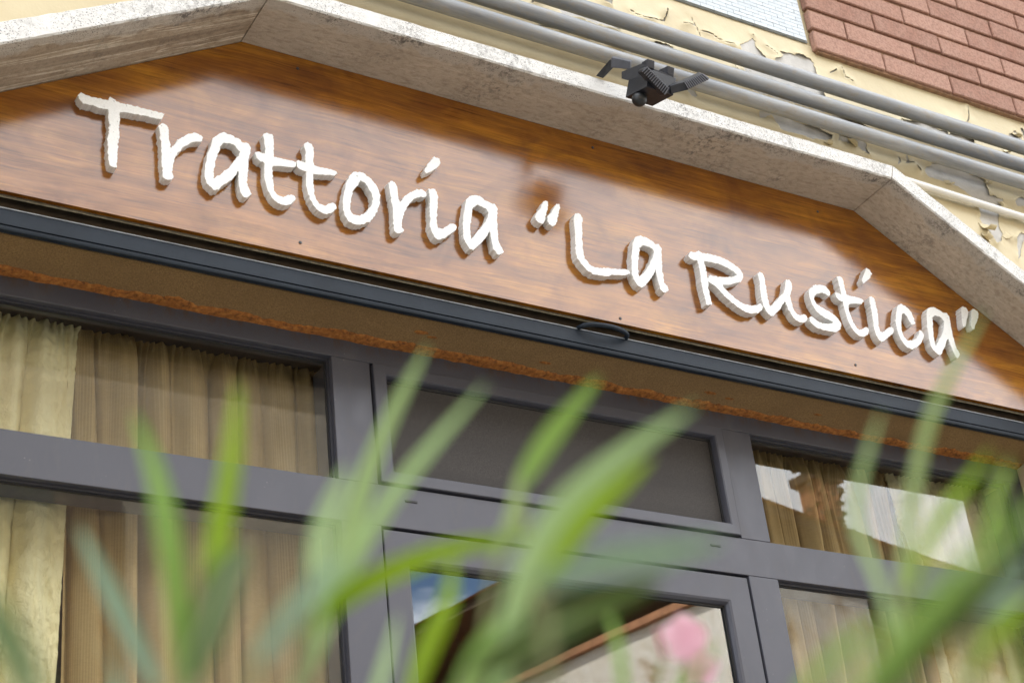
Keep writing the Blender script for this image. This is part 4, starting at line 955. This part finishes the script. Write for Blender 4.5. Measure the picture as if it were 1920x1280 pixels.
o = bpy.data.objects.new('sensor_dome', me); COL.objects.link(o); onl(o)

# ------------------------------------------------------------------ house across the street (seen mirrored in the glass)
oh = thing('opposite_house', 'tall house with a wide dark eave and clay hip roof, mirrored in the door glass', 'house', (9.05, -7.79, 0))
oh.rotation_euler.z = math.radians(-13.1)
def onh(o):
    o.parent = oh; return o
onh(MB().box(1.92, 11, -14, -1.3, 0, 6.995).build('house_wall', MAT['house_plaster']))
onh(MB().box(1.88, 11.05, -14.05, -1.26, 6.84, 6.94).build('cornice', MAT['roof_clay']))
onh(MB().box(0, 12.6, -15.6, 0, 7.0, 7.10).build('eave', MAT['eave_wood']))
rv = MB()
rv.v += [(-0.05, -15.6, 7.103), (12.65, -15.6, 7.103), (12.65, 0.05, 7.103), (-0.05, 0.05, 7.103), (4, -11, 8.6), (9, -11, 8.6), (9, -5, 8.6), (4, -5, 8.6)]
rv.f += [(0, 1, 5, 4), (1, 2, 6, 5), (2, 3, 7, 6), (3, 0, 4, 7), (4, 5, 6, 7), (0, 3, 2, 1)]
onh(rv.build('roof', MAT['roof_clay']))
ch = onh(MB().box(2.50, 2.78, -0.70, -0.42, 7.15, 7.95).build('chimney', MAT['roof_clay']))
cc = MB().box(2.44, 2.84, -0.76, -0.36, 7.953, 8.04).build('chimney_cap', MAT['eave_wood']); cc.parent = ch
cr = MB()
for i in range(150):
    p = Vector((random.gauss(2.60, 0.13), random.uniform(-0.72, -0.30), random.uniform(7.35, 8.25)))
    a = Vector((random.uniform(-1, 1), random.uniform(-1, 1), random.uniform(-1, 1))).normalized() * random.uniform(0.03, 0.07)
    b2 = a.orthogonal().normalized() * a.length * 0.8
    k = len(cr.v); cr.v += [tuple(p - a), tuple(p + b2), tuple(p + a), tuple(p - b2)]; cr.f.append((k, k + 1, k + 2, k + 3))
cr = mesh_obj('creeper', cr.v, cr.f, MAT['creeper'], ch); cr['kind'] = 'stuff'
for wx in (3.2, 6.6):
    onh(MB().box(wx, wx + 1.0, -1.297, -1.24, 3.6, 5.2).build('window', MAT['eave_wood']))

an = thing('street_annex', 'low pale annex with an orange tiled coping, mirrored low in the door glass', 'outbuilding', (8.73, -8.0, 0))
an.rotation_euler.z = math.radians(-13.3)
o = MB().box(0, 1.15, -9.0, 1.1, 0, 5.93).build('annex_wall', MAT['house_plaster']); o.parent = an
o = MB().box(-0.06, 1.21, -9.06, 1.16, 5.933, 6.0).build('coping', MAT['roof_clay']); o.parent = an

h2 = thing('neighbour_house', 'ochre two-storey house with a flat parapet across the street, mirrored in the left window', 'house', (-2, -13, 0))
H2INV = Matrix.Translation((2, 13, 0))
def onh2(o):
    o.parent = h2; o.matrix_parent_inverse = H2INV; return o
onh2(MB().box(-11, 6.35, -18, -9.2, 0, 8.2).build('house_wall', MAT['ochre_wall']))
onh2(MB().box(-11.15, 6.5, -18.15, -9.05, 8.203, 8.42).build('parapet', MAT['ochre_trim']))
for wx in (-9.5, -6.5, -3.5, -0.5, 2.5):
    for wz in (1.6, 5.2):
        wf = onh2(MB().box(wx, wx + 1.1, -9.197, -9.16, wz, wz + 1.7).build('window', MAT['dark_metal']))
        for sx in (wx - 0.56, wx + 1.105):
            q = MB().box(sx, sx + 0.55, -9.197, -9.13, wz, wz + 1.7).build('shutter', MAT['eave_wood']); q.parent = wf

# ------------------------------------------------------------------ oleander in the foreground
ol = thing('oleander_shrub', 'leafy green oleander with one pink bloom, out of focus in the foreground', 'shrub', (0.26, -2.17, 0))
OINV = Matrix.Translation((-0.26, 2.17, 0))
def ono(o, p=None):
    o.parent = p or ol
    if p is None: o.matrix_parent_inverse = OINV
    return o
def catmull(P, n):
    P = [Vector(p) for p in P]
    Q = [P[0] * 2 - P[1]] + P + [P[-1] * 2 - P[-2]]
    out = []
    segs = len(P) - 1
    for i in range(n + 1):
        u = i / n * segs
        k = min(int(u), segs - 1); t = u - k
        a, b, c, d = Q[k:k + 4]
        out.append(0.5 * ((2 * b) + (c - a) * t + (2 * a - 5 * b + 4 * c - d) * t * t + (3 * b - a - 3 * c + d) * t ** 3))
    return out
FRONT = Vector((0.30, -0.80, -0.45)).normalized()
def oleander_leaf(pts, w, col, twist, fold):
    C = catmull(pts, 16)
    vv, ff, uv = [], [], []
    for i, p in enumerate(C):
        t = i / 16
        tan = (C[min(i + 1, 16)] - C[max(i - 1, 0)]).normalized()
        side = tan.cross(FRONT).normalized()
        nrm = side.cross(tan).normalized()
        ang = twist * (0.4 + 0.6 * t)
        s2 = side * math.cos(ang) + nrm * math.sin(ang)
        n2 = s2.cross(tan).normalized()
        hw = 0.5 * w * (max(0.0, math.sin(math.pi * min(1.0, (0.04 + 0.96 * t)) ** 0.85)) ** 0.62) * (1.0 if t < 0.96 else 0.7)
        if i == 0: hw = 0.0008
        for j in range(5):
            q = (j - 2) / 2
            vv.append(p + s2 * hw * q + n2 * (fold * hw * abs(q)))
            uv.append((j / 4, t))
    for i in range(16):
        for j in range(4):
            a = i * 5 + j
            ff.append((a, a + 1, a + 6, a + 5))
    return ono(mesh_obj('leaf', vv, ff, MAT['leaf%d' % col], None, True, uv))
roots = [Vector((0.13, -2.22, 0.0)), Vector((0.20, -2.13, 0.0)), Vector((0.27, -2.18, 0.0)), Vector((0.36, -2.05, 0.0)), Vector((0.33, -2.20, 0.0)), Vector((0.24, -2.26, 0.0))]
stems = [MB() for _ in roots]
tops = []
for k, r in enumerate(roots):
    top = r + Vector((random.uniform(-0.02, 0.02), random.uniform(-0.02, 0.02), 0.78))
    mid = r.lerp(top, 0.5) + Vector((random.uniform(-0.03, 0.03), random.uniform(-0.03, 0.03), 0))
    tops.append(top)
    pts = catmull([r, mid, top], 10)
    stems[k].tube(pts, [0.007 - 0.0035 * i / 10 for i in range(11)], 8)
for P, w, c in LEAVES:
    pts = [Vector(q) / 1e4 for q in P]
    oleander_leaf(pts, w / 1000, c, random.uniform(-0.5, 0.5), random.uniform(0.1, 0.35))
    b = pts[0]
    k = min(range(len(roots)), key=lambda i: (tops[i] - b).length)
    d = (pts[1] - pts[0]).normalized()
    m1 = b - d * 0.03 + Vector((0, 0, -0.035))
    stems[k].tube(catmull([tops[k] + Vector((0, 0, -0.004)), m1.lerp(tops[k], 0.4) + Vector((0, 0, 0.01)), b + d * 0.002], 8), [0.0020 - 0.0011 * i / 8 for i in range(9)], 6)
for s in stems: ono(s.build('stem', MAT['stem_bark'], smooth=True))
def bloom(c, r, axis):
    c = Vector(c); axis = Vector(axis).normalized()
    u = axis.orthogonal().normalized(); v = axis.cross(u)
    root = ono(MB().tube([c - axis * 0.008, c - axis * 0.003, c], [0.0008, 0.0016, 0.0022], 8).build('flower', MAT['petal'], smooth=True))
    for k in range(5):
        a = 2 * math.pi * k / 5
        d = u * math.cos(a) + v * math.sin(a); s = axis.cross(d)
        vv, ff = [], []
        for i in range(7):
            t = i / 6
            for j in range(5):
                q = (j - 2) / 2
                wd = r * 0.62 * math.sin(math.pi * (0.12 + 0.80 * t)) ** 0.7
                vv.append(c + d * (0.0014 + r * t) + s * (wd * q + 0.12 * r * t) + axis * (0.10 * r * t - 0.25 * r * t * t + 0.10 * r * abs(q) * t))
        for i in range(6):
            for j in range(4):
                b = i * 5 + j
                ff.append((b, b + 1, b + 6, b + 5))
        ono(mesh_obj('petal', vv, ff, MAT['petal'], None, True), root)
bloom(FLOWERS[0], 0.0088, (-0.3, -0.9, -0.1))
bloom(FLOWERS[1], 0.0068, (-0.5, -0.7, -0.5))
b = Vector(FLOWERS[2])
ono(MB().tube([b + Vector((0.001, 0, -0.006)), b, b + Vector((-0.0005, 0, 0.005)), b + Vector((-0.001, 0, 0.009))], [0.0006, 0.0012, 0.0011, 0.0003], 8).build('flower_bud', MAT['red_bud'], smooth=True))
st = MB()
for c in (FLOWERS[0], FLOWERS[1], FLOWERS[2]):
    c = Vector(c)
    st.tube(catmull([tops[3], tops[3].lerp(c, 0.55) + Vector((0, 0.01, 0.02)), c + Vector((0.001, 0.003, -0.006))], 8), 0.0011, 6)
ono(st.build('flower_stalk', MAT['stem_bark'], smooth=True))
